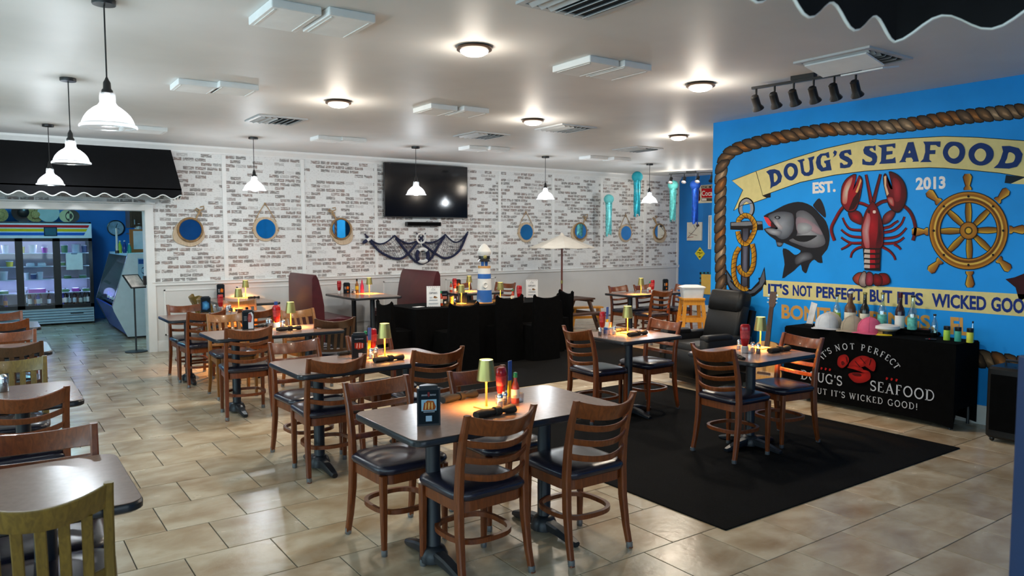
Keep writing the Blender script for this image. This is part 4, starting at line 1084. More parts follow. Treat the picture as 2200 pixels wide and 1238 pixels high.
# front table
tent(920, 912, 'black menu tent standing on the front table', -22)
put(PN, 985, 860, 'brown-lit napkin roll left of the lamp on the front table', 12); put(PN, 1062, 893, 'black napkin roll before the lamp on the front table', 5)
put(PK, 1077, 866, 'red ketchup bottle behind the shakers on the front table', 30); put(PS, 1107, 866, 'green-capped hot sauce bottle on the front table')
put(PST, 1093, 866, 'blue and yellow packet standing upright on the front table', 20); put(PSA, 1074, 878, 'salt shaker beside the lamp on the front table'); put(PPE, 1084, 873, 'pepper shaker beside the lamp on the front table')
put(PC, 1095, 866, 'clear condiment caddy on the front table', 10)
# second table
tent(771, 770, 'black menu tent with red picture on the second table', -16, style=1)
put(PK, 801, 760, 'red ketchup bottle on the second table', 20); put(PST, 792, 762, 'blue packet standing upright on the second table', 0, s=.9); put(PS, 786, 757, 'hot sauce bottle behind the second menu tent')
put(PSA, 798, 771, 'salt shaker on the second table'); put(PPE, 808, 769, 'pepper shaker on the second table'); put(PC, 800, 764, 'clear condiment caddy on the second table', 10)
put(PN, 834, 776, 'black napkin roll before the lamp on the second table', 8); put(PN, 748, 762, 'black napkin roll left of the second menu tent', 4, s=.7)
# third table
tent(533, 708, 'menu tent with white oval picture on the third table', -10, style=2)
put(PK, 595, 704, 'big red ketchup bottle on the third table', 20, s=1.15); put(PSA, 575, 702, 'salt shaker left of the ketchup on the third table'); put(PPE, 581, 703, 'pepper shaker left of the ketchup on the third table')
put(PSA, 609, 706, 'salt shaker right of the ketchup on the third table', s=1.1); put(PN, 620, 710, 'black napkin roll before the lamp on the third table', 6); put(PN, 562, 703, 'black napkin roll beside the third menu tent', 10, s=.6)
put(PST, 591, 702, 'blue packet standing behind the ketchup on the third table', 0, s=1.1); put(PC, 590, 703, 'clear condiment caddy on the third table', 8)
# fourth table
tent(442, 671, 'menu tent with bright blue picture on the fourth table', -8, style=3); put(PK, 474, 667, 'red ketchup bottle on the fourth table', 15); put(PSA, 461, 668, 'glass shaker beside the menu tent on the fourth table')
put(PSA, 489, 670, 'salt shaker near the lamp on the fourth table'); put(PPE, 494, 669, 'pepper shaker near the lamp on the fourth table'); put(PC, 482, 668, 'clear condiment caddy on the fourth table', 5)
# wall table
tent(474, 640, 'menu tent with orange pictures on the wall table', -5, style=4, h=.2); put(PK, 499, 637, 'tall red sauce bottle on the wall table', 10, s=1.25); put(PPE, 488, 638, 'pepper shaker on the wall table'); put(PN, 545, 641, 'black napkin roll on the wall table', 5, s=.7)
# booth table
put(PK, 729, 631, 'red ketchup bottle on the booth table', 10, s=1.05); tent(744, 631, 'dark menu tent on the booth table', -5, style=4, h=.17); put(PPE, 758, 630, 'pepper shaker on the booth table'); put(PSA, 762, 631, 'salt shaker on the booth table')
t = thing('squeeze_bottle', 'pink squeeze bottle beside the booth table lamp', 'bottle', (*P(778, 629, z=TH).xy, TH)); MB().lathe([(.028, 0), (.03, .01), (.03, .12), (.018, .16)], 14).build('bottle', PINK, t); MB().lathe([(.016, .158), (.012, .2), (.004, .22)], 10).build('nozzle', PINK, t)
t = thing('sauce_bottle', 'black-capped sauce bottle with yellow label on the booth table', 'bottle', (*P(767, 629, z=TH).xy, TH)); b = MB().lathe([(.028, 0), (.029, .01), (.029, .13), (.014, .17), (.012, .19)], 14).build('bottle', AMBER, t); MB().lathe([(.0295, .05), (.0298, .051), (.0298, .11), (.0295, .111)], 14).build('bottle_label', MUST, b); MB().lathe([(.014, .188), (.015, .23)], 10).build('cap', BLACKP, t)
# small table behind
put(PS, 0, 0, 'hot sauce bottle on the small table behind the draped table', at=(6.42, 10.85)); put(PK, 0, 0, 'red ketchup bottle on the small table behind the draped table', 10, at=(6.52, 10.9), s=1.1)
tent(0, 0, 'dark menu tent on the small table behind the draped table', -5, style=4, at=(6.62, 10.98)); put(PN, 0, 0, 'napkin roll on the small table behind the draped table', 0, at=(6.9, 10.55))
# square tables
put(PK, 1294, 714, 'red ketchup bottle on the square table before the recliner', 20); put(PST, 1303, 715, 'blue packet on the square table before the recliner', 10, s=1.05)
t = thing('packet_holder', 'orange and blue packet holder on the square table before the recliner', 'packet holder', (*P(1307, 717, z=TH).xy, TH)); MB().box((0, 0, .03), (.07, .05, .06)).build('tray', BLUEB, t, smooth=False)
for i in range(4): MB().box((-.02+i*.013, .002*i, .065), (.01, .045, .09), ry=R(8)).build('packet', mat('orange_packet', (.8, .3, .03), .5) if i % 2 else LABELW, t, smooth=False)
put(PSA, 1320, 719, 'salt shaker beside the lamp before the recliner'); put(PPE, 1289, 722, 'pepper shaker at the edge of the square table before the recliner'); put(PN, 1334, 712, 'black napkin roll behind the lamp before the recliner', 10, s=.8); put(PN, 1368, 721, 'black napkin roll before the lamp facing the recliner', 8)
put(PC, 1303, 718, 'clear condiment caddy on the square table before the recliner', 30)
put(PK, 1600, 757, 'dark red ketchup bottle on the square table before the guitar', -40, s=1.12); put(PSA, 1588, 751, 'salt shaker left of the ketchup before the guitar'); put(PPE, 1629, 760, 'pepper shaker right of the ketchup before the guitar'); put(PSA, 1617, 757, 'salt shaker right of the ketchup before the guitar')
put(PN, 1672, 756, 'yellow-lit napkin roll right of the lamp before the guitar', 2); put(PN, 1590, 771, 'black napkin roll at the chair edge before the guitar', 60, s=.6); put(PC, 1608, 757, 'clear condiment caddy on the square table before the guitar', 30)
# far right table
put(PK, 1402, 629, 'red ketchup bottle on the far table by the blue end wall', 10, s=1.05); put(PSA, 1392, 629, 'salt shaker on the far table by the blue end wall'); put(PS, 1396, 627, 'hot sauce bottle on the far table by the blue end wall'); tent(1428, 624, 'dark menu tent on the far table by the blue end wall', -5, style=4)
# left row
put(PPE, 8, 842, 'dark shaker on the second table of the left row', s=1.3)
# draped table
BTZ = .76
PAPERW = mat('menu_card_white', (.80, .80, .80), .55)
def menu_card(px, py, label, rz, at):
    t = thing('menu_card', label, 'menu card', (at[0], at[1], BTZ), R(rz), 'standing menu cards'); w, h = .18, .275
    MB().box((0, .02, h/2), (w, .003, h), rx=R(-8)).build('card', PAPERW, t, smooth=False); MB().box((0, .02, .004), (w, .07, .008)).build('stand', CLEAR, t, smooth=False)
    a = Art(lambda u, v, L: (u*w/2, .0175+(v-.5)*h*math.sin(R(8))-.0008-L*.0002, h/2+(v-.5)*h*math.cos(R(8))))
    for i in range(6):
        for v in (.03, .955): a.poly([(-.8+i*.3, v), (-.7+i*.3, v-.012), (-.6+i*.3, v), (-.7+i*.3, v+.016)], (140, 110, 116))
    a.stroke([(-.25, .83), (-.05, .9), (.1, .83), (.25, .87)], .02, (150, 150, 156)); a.stroke([(-.3, .81), (.3, .81)], .012, (150, 150, 156))
    text_quad(a, "CAPTAIN'S", (-.62, .72), (.56, .72), (.56, .62), (-.62, .62), (84, 88, 100), .01)
    a.poly([(0, .44), (.3, .41), (.62, .45), (.35, .5), (.1, .53)], (104, 66, 40)); a.poly([(.05, .43), (.3, .42), (.55, .45), (.3, .46)], (180, 140, 90))
    for v, x0, x1 in ((.46, -.6, -.15), (.42, -.55, -.2), (.34, -.6, .6), (.3, -.65, .6), (.18, -.7, .7), (.13, -.66, .66)): a.poly([(x0, v), (x1, v), (x1, v+.02), (x0, v+.02)], (172, 174, 180))
    a.build('printed_face', t, PRINT)
menu_card(0, 0, 'white menu card standing at the left end of the draped table', -28, at=(4.82, 8.60))
menu_card(0, 0, 'white menu card standing near the right end of the draped table', -30, at=(6.76, 9.02))
tag(MB().box((0, 0, .001), (.14, .1, .002)).build('folded_paper', PAPERW, loc=(4.66, 8.72, BTZ), rot=(0, 0, .3), smooth=False), 'white folded paper lying left of the menu card', 'paper')
put(PS, 0, 0, 'hot sauce bottle right of the left menu card on the draped table', at=(5.00, 8.72), s=1.15)
tent(0, 0, 'dark menu tent on the draped table beside the hot sauce', -10, style=1, at=(5.14, 8.88), h=.17); 
t = thing('spice_tin', 'orange and black tin on the draped table', 'tin', (5.28, 8.92, BTZ)); MB().lathe([(.03, 0), (.03, .1)], 16).build('tin', mat('orange_tin', (.7, .28, .04), .4, noise=.6, nscale=22), t); MB().lathe([(.031, .1), (.031, .115)], 16).build('lid', BLACKP, t)
t = thing('napkin_dispenser', 'black napkin dispenser with grey side on the draped table', 'napkin dispenser', (5.5, 8.98, BTZ), R(-20)); MB().box((0, 0, .07), (.11, .12, .14)).build('case', BLACKP, t, smooth=False); MB().box((.057, 0, .07), (.004, .09, .11)).build('face_plate', CHROME, t, smooth=False)
put(PK, 0, 0, 'red ketchup bottle near the right menu card on the draped table', -10, at=(6.23, 8.62), s=1.15); put(PS, 0, 0, 'hot sauce bottle behind the ketchup on the draped table', at=(6.2, 8.74)); put(PC, 0, 0, 'clear condiment caddy on the draped table', at=(6.25, 8.66))
put(PPE, 0, 0, 'pepper shaker beside the dark menu tent on the draped table', at=(5.22, 8.72))
# lighthouse with a captain's hat
LW, LB, LO = mat('lighthouse_white', (.80, .79, .76), .5), mat('lighthouse_blue', (.02, .13, .46), .5), mat('lighthouse_tan', (.62, .32, .10), .55)
t = thing('lighthouse_figure', 'blue and white striped model lighthouse on the draped table', 'lighthouse', (5.70, 8.72, BTZ))
def lr(z): return .085-.105*z*.45
for k, (z0, z1, m_) in enumerate(((0, .012, LO), (.012, .15, LB), (.15, .28, LW), (.28, .335, LB), (.335, .40, LW), (.40, .425, LO))):
    r0, r1 = (.092, .092) if k == 0 else (.068, .068) if k == 5 else (lr(z0), lr(z1))
    MB().lathe([(r0*1.3, z0*1.22), (r1*1.3, z1*1.22)], 20).build(('base', 'stripe', 'stripe', 'stripe', 'stripe', 'gallery')[k], m_, t)
MB().lathe([(.055, .5185), (.055, .59)], 16).build('lantern_room', LB, t)
for a in range(6): MB().box((.057*math.cos(a*1.047), .057*math.sin(a*1.047), .554), (.009, .009, .07)).build('glazing_bar', LW, t, smooth=False)
MB().lathe([(.066, .59), (.06, .598), (.02, .636)], 16).build('cap_roof', LW, t)
m = MB(); m.tube([(-.045+.035*math.cos(R(a)), -.095, .255+.035*math.sin(R(a))) for a in range(0, 360, 30)], .010, 8, close=True); m.build('life_ring', LW, t)
t = thing('captain_hat', 'white captain hat with gold badge resting on the lighthouse', 'hat', (5.70, 8.72, BTZ+.615), R(-25))
m = MB(); rings = []
for z, r, ty in ((0, .066, 0), (.04, .07, -.004), (.07, .092, -.01), (.105, .096, -.01), (.15, .074, .0), (.19, .045, .008), (.215, .012, .012)): rings.append([(r*math.cos(a), r*math.sin(a)+ty, z+.05*(math.sin(a) > 2)) for a in [2*math.pi*k/24 for k in range(24)]])
m.loft(rings); m.build('crown', WHITE, t)
MB().lathe([(.074, .0), (.080, .002), (.0815, .042), (.076, .044)], 24).build('band', BLACKP, t)
m = MB(); m.loft([[(r*math.cos(a)*1.0, -r*math.sin(a)-.01, z) for a in [math.pi*(.08+.84*k/14) for k in range(15)]] for r, z in ((.070, .004), (.105, -.03), (.108, -.034), (.072, -.003))], close=True, cap=False); m.build('visor', BLACKP, t)
MB().lathe([(.001, 0), (.026, .002), (.026, .006), (.001, .010)], 16, (0, -.081, .03), Matrix.Rotation(R(90), 3, 'X')).build('badge', GOLD, t)

# ================================================================ PENDANT LAMPS
GLOW = emission('bulb_glow', (.92, .96, 1.0), 22.0)
SHADE = glassy('ribbed_glass', (.96, .98, 1.0), .82, .12, milky=.42)
def pendant_proto():
    t = thing('pendant_lamp', '', 'pendant lamp')
    MB().lathe([(.062, -.028), (.064, -.022), (.064, 0)], 20).build('ceiling_rose', BLACKP, t)
    MB().tube([(0, 0, -.02), (0, 0, -.46)], .0045, 8).build('cord', BLACKP, t)
    MB().lathe([(.006, -.44), (.012, -.455), (.02, -.47), (.022, -.505), (.03, -.515), (.032, -.535)], 16).build('socket', BLACKP, t)
    prof = [(.040, -.530), (.042, -.585), (.050, -.600), (.085, -.625), (.115, -.655), (.133, -.690), (.136, -.708), (.150, -.716), (.151, -.728)]
    pr = []
    for i, (r, z) in enumerate(prof):
        pr.append((r, z))
        if i+1 < len(prof):
            r2, z2 = prof[i+1]; pr.append(((r+r2)/2+.002, (z+z2)/2))
    n = 40
    m = MB(); m.loft([[(r*(1+.012*(k % 2))*math.cos(2*math.pi*k/n), r*(1+.012*(k % 2))*math.sin(2*math.pi*k/n), z) for k in range(n)] for r, z in pr], cap=False); m.build('glass_shade', SHADE, t)
    MB().lathe([(.149, -.726), (.154, -.729), (.149, -.733)], 40, cap=False).build('shade_rim', SHADE, t)
    MB().lathe([(.012, -.535), (.014, -.55), (.03, -.585), (.034, -.61), (.026, -.64), (.004, -.65)], 16).build('bulb', GLOW, t)
    return t
PP = pendant_proto()
for (x, y, lab) in ((.626, 4.963, 'black-corded glass pendant lamp, largest and nearest at upper left'), (.654, 7.536, 'glass pendant lamp in the middle of the left row, before the awning'), (.70, 10.72, 'glass pendant lamp at the back of the left row, before the awning'),
                    (3.082, 10.488, 'glass pendant lamp hanging above the wall table'), (5.407, 10.158, 'glass pendant lamp hanging in front of the television'), (7.869, 10.123, 'glass pendant lamp hanging right of the television'), (10.276, 10.032, 'glass pendant lamp hanging among the jellyfish lanterns')):
    o = place(PP, (x, y, ZC), 0, lab, 'glass pendant lamps')
    lamp_light(o, 'pendant_light', (0, 0, -.66), 15, (.90, .96, 1.0), .03)

# ================================================================ CEILING FIXTURES
DOME = emission('dome_glow', (1.0, .93, .82), 6.0); BRONZE = mat('bronze_ring', (.10, .065, .045), .35, metal=.8)
def dome_proto():
    t = thing('ceiling_light', '', 'ceiling light')
    MB().lathe([(.115, 0), (.128, -.012), (.128, -.026), (.105, -.03)], 28).build('ring', BRONZE, t)
    MB().lathe([(.104, -.028), (.098, -.044), (.07, -.060), (.03, -.068), (.002, -.070)], 28).build('dome', DOME, t)
    return t
DP = dome_proto()
for (x, y, lab) in ((2.945, 4.626, 'round dome ceiling light at upper centre, nearest the viewer'), (5.308, 4.568, 'round dome ceiling light nearest the track lights'), (2.978, 7.228, 'round dome ceiling light above the third table'), (5.303, 7.062, 'round dome ceiling light in the middle of the ceiling'), (7.739, 7.025, 'round dome ceiling light beside the mural wall end')):
    o = place(DP, (x, y, ZC), 0, lab, 'round dome ceiling lights')
    lamp_light(o, 'dome_light', (0, 0, -.17), 5, (1.0, .89, .76), .1); lamp_light(o, 'dome_light', (0, 0, -.08), 13, (1.0, .86, .68), kind='AREA', shape='DISK', size=.2)
for (x, y, lab) in ((10.2, 7.0, 'unseen dome ceiling light added behind the mural wall, nearer the end wall'), (10.2, 4.5, 'unseen dome ceiling light added deep behind the mural wall')):  # unseen domes added to light the far area behind the mural wall
    o = place(DP, (x, y, ZC), 0, lab, 'added dome lights beyond the picture')
    lamp_light(o, 'dome_light', (0, 0, -.17), 5, (1.0, .89, .76), .1); lamp_light(o, 'dome_light', (0, 0, -.08), 13, (1.0, .86, .68), kind='AREA', shape='DISK', size=.2)
FOAM = mat('white_acoustic_panel', (.90, .92, .92), .7, noise=.03)
# white boxes under the ceiling, in pairs
def cbox(px, py, w, d, lab):
    p = P(px, py, z=ZC-.05)
    t = thing('ceiling_panel', lab, 'ceiling panel', (p.x, p.y, ZC), 0, 'white ceiling panels')
    m = MB(); slab(m, w, d, .008, -.05, -.0, .004, n=2); m.build('panel', FOAM, t, smooth=False)
    for sx in (-1, 1): MB().box((sx*(w/2-.03), 0, -.052), (.012, d-.06, .004)).build('edge_clip', WHITE, t, smooth=False)
for px, py, w, d, lab in ((611, 44, .30, .46, 'white ceiling panel, first of the pair nearest the upper left pendant'), (727, 59, .30, .46, 'white ceiling panel, second of the pair nearest the upper left pendant'),
    (418, 192, .34, .36, 'white ceiling panel, left of the pair above the pendant row'), (503, 197, .34, .36, 'white ceiling panel, right of the pair above the pendant row'),
    (1257, 150, .30, .46, 'white ceiling panel, left of the pair between two dome lights'), (1328, 159, .30, .46, 'white ceiling panel, right of the pair between two dome lights'),
    (935, 241, .32, .40, 'white ceiling panel, left of the pair above the television'), (1003, 246, .32, .40, 'white ceiling panel, right of the pair above the television'),
    (702, 303, .36, .32, 'white ceiling panel, left of the far pair before the wallpaper'), (752, 306, .36, .32, 'white ceiling panel, right of the far pair before the wallpaper'),
    (1018, 323, .36, .32, 'white ceiling panel, left of the far pair right of the television'), (1062, 325, .36, .32, 'white ceiling panel, right of the far pair right of the television'),
    (1275, 343, .4, .3, 'white ceiling panel, left of the farthest pair'), (1325, 346, .4, .3, 'white ceiling panel, right of the farthest pair'), (308, 283, .5, .35, 'single white ceiling panel above the black awning')):
    cbox(px, py, w, d, lab)
VENT = mat('vent_grey', (.55, .58, .60), .5); VDARK = mat('vent_dark', (.03, .03, .035), .8)
def vent(x, y, lab, s=.56, dirx=True):
    t = thing('ceiling_vent', lab, 'air vent', (x, y, ZC), 0, 'ceiling air vents')
    MB().box((0, 0, -.004), (s-.05, s-.05, .006)).build('backing', VDARK, t, smooth=False)
    m = MB()
    for sx in (-1, 1): m.box((sx*(s/2-.02), 0, -.008), (.04, s, .016)); m.box((0, sx*(s/2-.02), -.008), (s-.08, .04, .016))
    m.build('frame', VENT, t, smooth=False)
    for i in range(7):
        q = -s/2+.07+i*(s-.14)/6
        MB().box((q, 0, -.016), (.045, s-.09, .004), ry=R(35 if q < 0 else -35)).build('slat', VENT, t, smooth=False)
    return t
for x, y, lab in ((2.845, 8.774, 'square air vent above the fourth table'), (5.527, 8.505, 'square air vent above the draped table'), (6.043, 7.364, 'square air vent beside the middle dome light'), (8.391, 8.455, 'square air vent nearest the end wall'), (2.871, 3.34, 'square air vent cut by the top edge')): vent(x, y, lab)
t = vent(5.56, 3.28, 'square air vent with a deflector plate above the track lights', .62)
MB().box((-.12, 0, -.06), (.26, .5, .012), ry=R(12)).build('deflector', FOAM, t, smooth=False); MB().box((.16, -.05, -.075), (.24, .34, .012), ry=R(-10)).build('deflector', FOAM, t, smooth=False)

def track(p0, p1, n, lab, lit=False, zt=ZC-.05, aim=1):
    c = (Vector(p0)+Vector(p1))/2; d = Vector(p1)-Vector(p0); L = d.length; a = math.atan2(d.y, d.x)
    t = thing('track_light', lab, 'track light', (c.x, c.y, ZC), a)
    MB().box((0, 0, -.045), (L, .03, .022)).build('rail', BLACKP, t, smooth=False)
    MB().box((0, 0, -.017), (.2, .07, .034)).build('canopy', BLACKP, t, smooth=False)
    for i in range(n):
        x = -L/2+.04+i*(L-.08)/(n-1)
        s = thing_part('spot_head', t, (x, 0, -.056)); s.scale = (1.25,)*3
        MB().tube([(0, 0, 0), (0, 0, -.05)], .008, 8).build('arm', BLACKP, s)
        M_ = Matrix.Rotation(R(35*aim), 3, 'X')
        MB().lathe([(.018, .05), (.028, .04), (.028, -.03), (.042, -.055), (.042, -.06), (.036, -.058)], 16, (0, 0, -.09), M_).build('can', BLACKP, s)
        MB().lathe([(.001, -.05), (.035, -.052)], 16, (0, 0, -.09), M_, cap=False).build('lens', emission('spot_glow', (1, .92, .8), 12) if lit else mat('dark_lens', (.1, .1, .11), .2), s)
        if lit and i < 3: lamp_light(s, 'spot_light', (0, .05*aim, -.17), 5, (1, .9, .78), .03)
    return t
def thing_part(name, parent, loc):
    o = bpy.data.objects.new(name, None); COL.objects.link(o); o.parent = parent; o.location = loc; o.empty_display_size = .05; return o
a_, b_ = P(1616, 190, z=ZC-.045), P(1850, 153, z=ZC-.045)
track((a_.x, a_.y, 0), (b_.x, b_.y, 0), 6, 'black track light with six spots before the mural', aim=1)
track((11.9, 11.05, 0), (12.3, 10.2, 0), 4, 'black track light with lit spots before the blue end wall', lit=True, aim=-1)

# ================================================================ TELEVISION WALL
t = thing('television', 'large black flat television on the brick wallpaper', 'television', (6.52, YW-.10, 2.50))
m = MB(); slab(m, 1.69, .94, .012, -.02, .02, .003, n=2); m.build('body', BLACKP, t, rot=(R(90), 0, 0), smooth=False)
MB().box((0, -.0215, 0), (1.665, .003, .915)).build('screen', mat('tv_screen', (.004, .005, .008), .09, spec=.5), t, smooth=False)
MB().box((0, .055, 0), (.5, .07, .4)).build('bracket', BLACKM, t, smooth=False)
t = thing('sound_bar', 'black sound bar below the television', 'speaker', (6.47, YW-.05, 1.915)); m = MB(); slab(m, .70, .075, .02, -.04, .04, .004); m.build('body', BLACKP, t, rot=(R(90), 0, 0)); MB().box((0, -.0415, 0), (.66, .003, .055)).build('grille', CLOTH, t, smooth=False)
for dx in (-.03, .03):
    c = MB().tube([(5.95+dx, YW-.015, 3.0), (5.95+dx, YW-.02, 2.99), (5.97+dx, YW-.03, 2.95)], .008, 8).build('cable', BLACKP); tag(c, 'black cable plug above the television, %s of two' % ('left' if dx < 0 else 'right'), 'cable')
# mirrors
MIRR = mat('mirror_glass', (.86, .88, .9), .02, metal=1); ROPE = mat('jute_rope', (.42, .28, .15), .9, noise=.3, nscale=60, bump=.4, bscale=120)
BARK = mat('bark_rim', (.30, .18, .08), .8, noise=.4, nscale=14, bump=.4, bscale=40)
def disc(mb, r, y0, y1, n=40, wob=0, seed=0, sx=1, sz=1, c=(0, 0)):
    rnd = random.Random(seed); ph = [rnd.uniform(0, 6.3) for _ in range(5)]
    ring = []
    for i in range(n):
        a = 2*math.pi*i/n; k = r*(1+wob*(math.sin(2*a+ph[0])*.5+math.sin(3*a+ph[1])*.35+math.sin(5*a+ph[2])*.25))
        ring.append((c[0]+k*math.cos(a)*sx, c[1]+k*math.sin(a)*sz))
    mb.loft([[(x*q, y, z*q) for x, z in ring] for y, q in ((y0, 1), (y1+.006, 1), (y1, .985))])
def mirror(px, py, kind, lab, seed, r=.155):
    p = P(px, py, y=YW-.03)
    t = thing('wall_mirror', lab, 'mirror', (p.x, YW-.002, p.z), 0, 'round driftwood mirrors')
    if kind == 'rope':
        m = MB(); disc(m, r*1.27, 0, -.022, wob=.035, seed=seed); m.build('wood_frame', W_PALE, t)
        for sx in (-1, 1): MB().tube([(sx*r*1.1, -.02, r*.75), (sx*r*.55, -.014, r*1.75), (0, -.012, r*2.6)], .007, 8).build('hanging_rope', ROPE, t)
        MB().lathe([(.012, 0), (.012, .02)], 10, (0, 0, r*2.6), Matrix.Rotation(R(90), 3, 'X')).build('hook', ROPE, t)
        for sx in (-1, 1): MB().lathe([(.006, -.02), (.014, 0), (.006, .02)], 8, (sx*r*1.28, -.02, -.02)).build('rope_knot', ROPE, t)
    else:
        s = -1 if kind == 'bowl' else 1
        m = MB(); disc(m, r*1.38, 0, -.018, wob=.10, seed=seed, c=(-s*.02, -.05)); m.build('wood_slab', W_PALE, t)
        m = MB(); m.tube([(r*1.12*math.cos(a), -.022, r*1.12*math.sin(a)) for a in [2*math.pi*i/32 for i in range(32)]], .016, 8, close=True); m.build('bark_ring', BARK, t)
        bx, bz = s*r*.95, r*1.9
        MB().tube([(s*r*.55, -.022, r*1.05), (s*r*.75, -.022, r*1.5), (bx, -.02, bz)], .012, 8).build('rope_stem', ROPE, t)
        for a0 in (20, 150, 260): MB().tube([(bx, -.02, bz), (bx+.06*math.cos(R(a0)), -.024, bz+.06*math.sin(R(a0))), (bx+.075*math.cos(R(a0+25)), -.022, bz+.09*math.sin(R(a0+25))), (bx+.02*math.cos(R(a0+60)), -.02, bz+.05*math.sin(R(a0+60)))], .009, 7).build('rope_bow', ROPE, t)
    m = MB(); m.lathe([(.001, -.028), (r, -.028), (r, -.02)], 40, (0, 0, 0), Matrix.Rotation(R(-90), 3, 'X')); 
    m = MB(); disc(m, r, -.02, -.034); m.build('mirror_glass', MIRR, t, ang=20)
mirror(409, 494, 'bow', 'round mirror on driftwood slab nearest the black awning', 3)
mirror(571, 492, 'rope', 'round rope-hung mirror below the glass pendant lamp', 4)
mirror(733, 492, 'bowl', 'round mirror on driftwood slab left of the television', 5)
mirror(1131, 499, 'rope', 'round rope-hung mirror left of the umbrella', 6)
mirror(1247, 497, 'bow', 'round mirror with rope bow just above the umbrella', 7)
mirror(1345, 501, 'rope', 'round rope-hung mirror between two jellyfish lanterns', 8)
mirror(1417, 498, 'bowl', 'round mirror with rope bow nearest the blue end wall', 9)
# fishing net with floats
NET = mat('navy_net', (.010, .014, .05), .85)
t = thing('fishing_net', 'navy fishing net draped in swags below the television', 'net', (6.40, YW-.02, 1.5))
def q_(px, py): v = P(px, py, y=YW-.02); return (v.x-6.40, v.z-1.5)
def cur(pts, n=6): return smooth(pts, n, False)
tops = [q_(783, 503), q_(847, 506), q_(900, 515), q_(956, 504), q_(1005, 498)]
def hem(a, b, sag, n=14): return [(a[0]+(b[0]-a[0])*i/n, a[1]+(b[1]-a[1])*i/n-sag*math.sin(math.pi*i/n)) for i in range(n+1)]
ups = [hem(tops[0], tops[1], .16), hem(tops[1], tops[2], .10), hem(tops[2], tops[3], .10), hem(tops[3], tops[4], .17)]
lows = [cur([q_(787, 508), q_(815, 540), q_(850, 556), q_(872, 549), q_(897, 520)]), cur([q_(850, 512), q_(872, 540), q_(890, 560), q_(907, 566), q_(925, 556), q_(940, 530), q_(955, 508)]), cur([q_(902, 520), q_(935, 545), q_(958, 555), q_(985, 540), q_(1003, 502)])]
for h in ups+lows:
    MB().tube([(x, -.012, z) for x, z in h], .021 if h in lows else .013, 8).build('net_hem', NET, t)
m = MB()
def web(u, l, k=11):
    for i in range(1, k):
        a = u[int(i*(len(u)-1)/k)]; b = l[int(i*(len(l)-1)/k)]
        m.tube([(a[0], -.006, a[1]), ((a[0]+b[0])/2+.02, -.014, (a[1]+b[1])/2), (b[0], -.008, b[1])], .0028, 4)
    for j in (1, 2, 3, 4, 5):
        f = j/6; m.tube([(u[int(i*(len(u)-1)/k)][0]*(1-f)+l[int(i*(len(l)-1)/k)][0]*f, -.012, u[int(i*(len(u)-1)/k)][1]*(1-f)+l[int(i*(len(l)-1)/k)][1]*f) for i in range(k+1)], .0026, 4)
web(ups[0]+ups[1][1:5], lows[0], 18); web(ups[1]+ups[2], lows[1], 20); web(ups[2][9:]+ups[3], lows[2], 18)
o = m.build('net_mesh', NET, t); o['kind'] = 'stuff'
p = P(908, 549, y=YW-.05)
t = thing('life_ring', 'navy and white life ring caught in the fishing net', 'life ring', (p.x, YW-.05, p.z))
for k in range(4):
    a0 = 45+90*k; MB().tube([(.115*math.cos(R(a0+a)), 0, .115*math.sin(R(a0+a))) for a in range(0, 91, 9)], .034, 10).build('ring_segment', LW if k % 2 == 0 else NET, t)
p = P(905, 512, y=YW-.05)
t = thing('small_ship_wheel', 'small white ship wheel at the top of the fishing net', 'ship wheel', (p.x, YW-.045, p.z))
MB().tube([(.085*math.cos(R(a)), 0, .085*math.sin(R(a))) for a in range(0, 360, 12)], .018, 8, close=True).build('rim', LW, t)
MB().lathe([(.001, -.02), (.03, -.018), (.03, .018)], 14, (0, 0, 0), Matrix.Rotation(R(90), 3, 'X')).build('hub', NET, t)
for k in range(8): MB().tube([(.02*math.cos(k*.785), 0, .02*math.sin(k*.785)), (.135*math.cos(k*.785), 0, .135*math.sin(k*.785))], .008, 7).build('spoke', NET if k % 2 else LW, t)
p = P(788, 517, y=YW-.04); t = thing('net_float', 'blue and white float hanging at the left tip of the net', 'float', (p.x, YW-.04, p.z))
MB().lathe([(.01, -.09), (.03, -.06), (.03, .0)], 12, (0, 0, 0), Matrix.Rotation(R(60), 3, 'Y')).build('lower_half', NET, t); MB().lathe([(.03, .0), (.03, .06), (.012, .09)], 12, (0, 0, 0), Matrix.Rotation(R(60), 3, 'Y')).build('upper_half', LW, t)

# ================================================================ JELLYFISH LANTERNS
def jelly(px, py, pyb, y, r, col, lab, x=None):
    p = P(px, py, y=y) if x is None else P(px, py, x=x)
    t = thing('jellyfish_lantern', lab, 'paper lantern', (p.x, p.y, p.z), 0, 'jellyfish lanterns')
    M1 = mat('lantern_%d_%d' % (px, py), col, .7, noise=.08, nscale=30)
    m = MB(); prof = []
    for i in range(15): a = math.pi*i/14; prof.append((max(.004, r*math.sin(a))*(1-.03*(i % 2)), r*.95*math.cos(a)))
    m.lathe(prof[::-1], 24); m.build('lantern', M1, t)
    pb = P(px, pyb, y=p.y) if x is None else P(px, pyb, x=x); L = p.z-pb.z
    rnd = random.Random(px)
    M2 = mat('streamer_%d_%d' % (px, py), tuple(min(1, c*1.05) for c in col), .3, metal=.35, noise=.35, nscale=24)
    for k in range(16):
        a = 2*math.pi*k/16; rr = r*.6; ln = L*rnd.uniform(.9, 1.02)
        pts = [(rr*math.cos(a)*(1-.1*q)+.008*math.sin(q*9+k), rr*math.sin(a)*(1-.1*q)+.008*math.cos(q*8+k), -r*.6-(ln-r*.6)*q) for q in (0, .2, .4, .6, .8, 1)]
        MB().sweep(pts, .024, .003, .001, up=(math.cos(a), math.sin(a), .01)).build('streamer', M2, t)
    MB().tube([(0, 0, r*.9), (0, 0, ZC-p.z)], .0015, 5).build('string', WHITE, t)
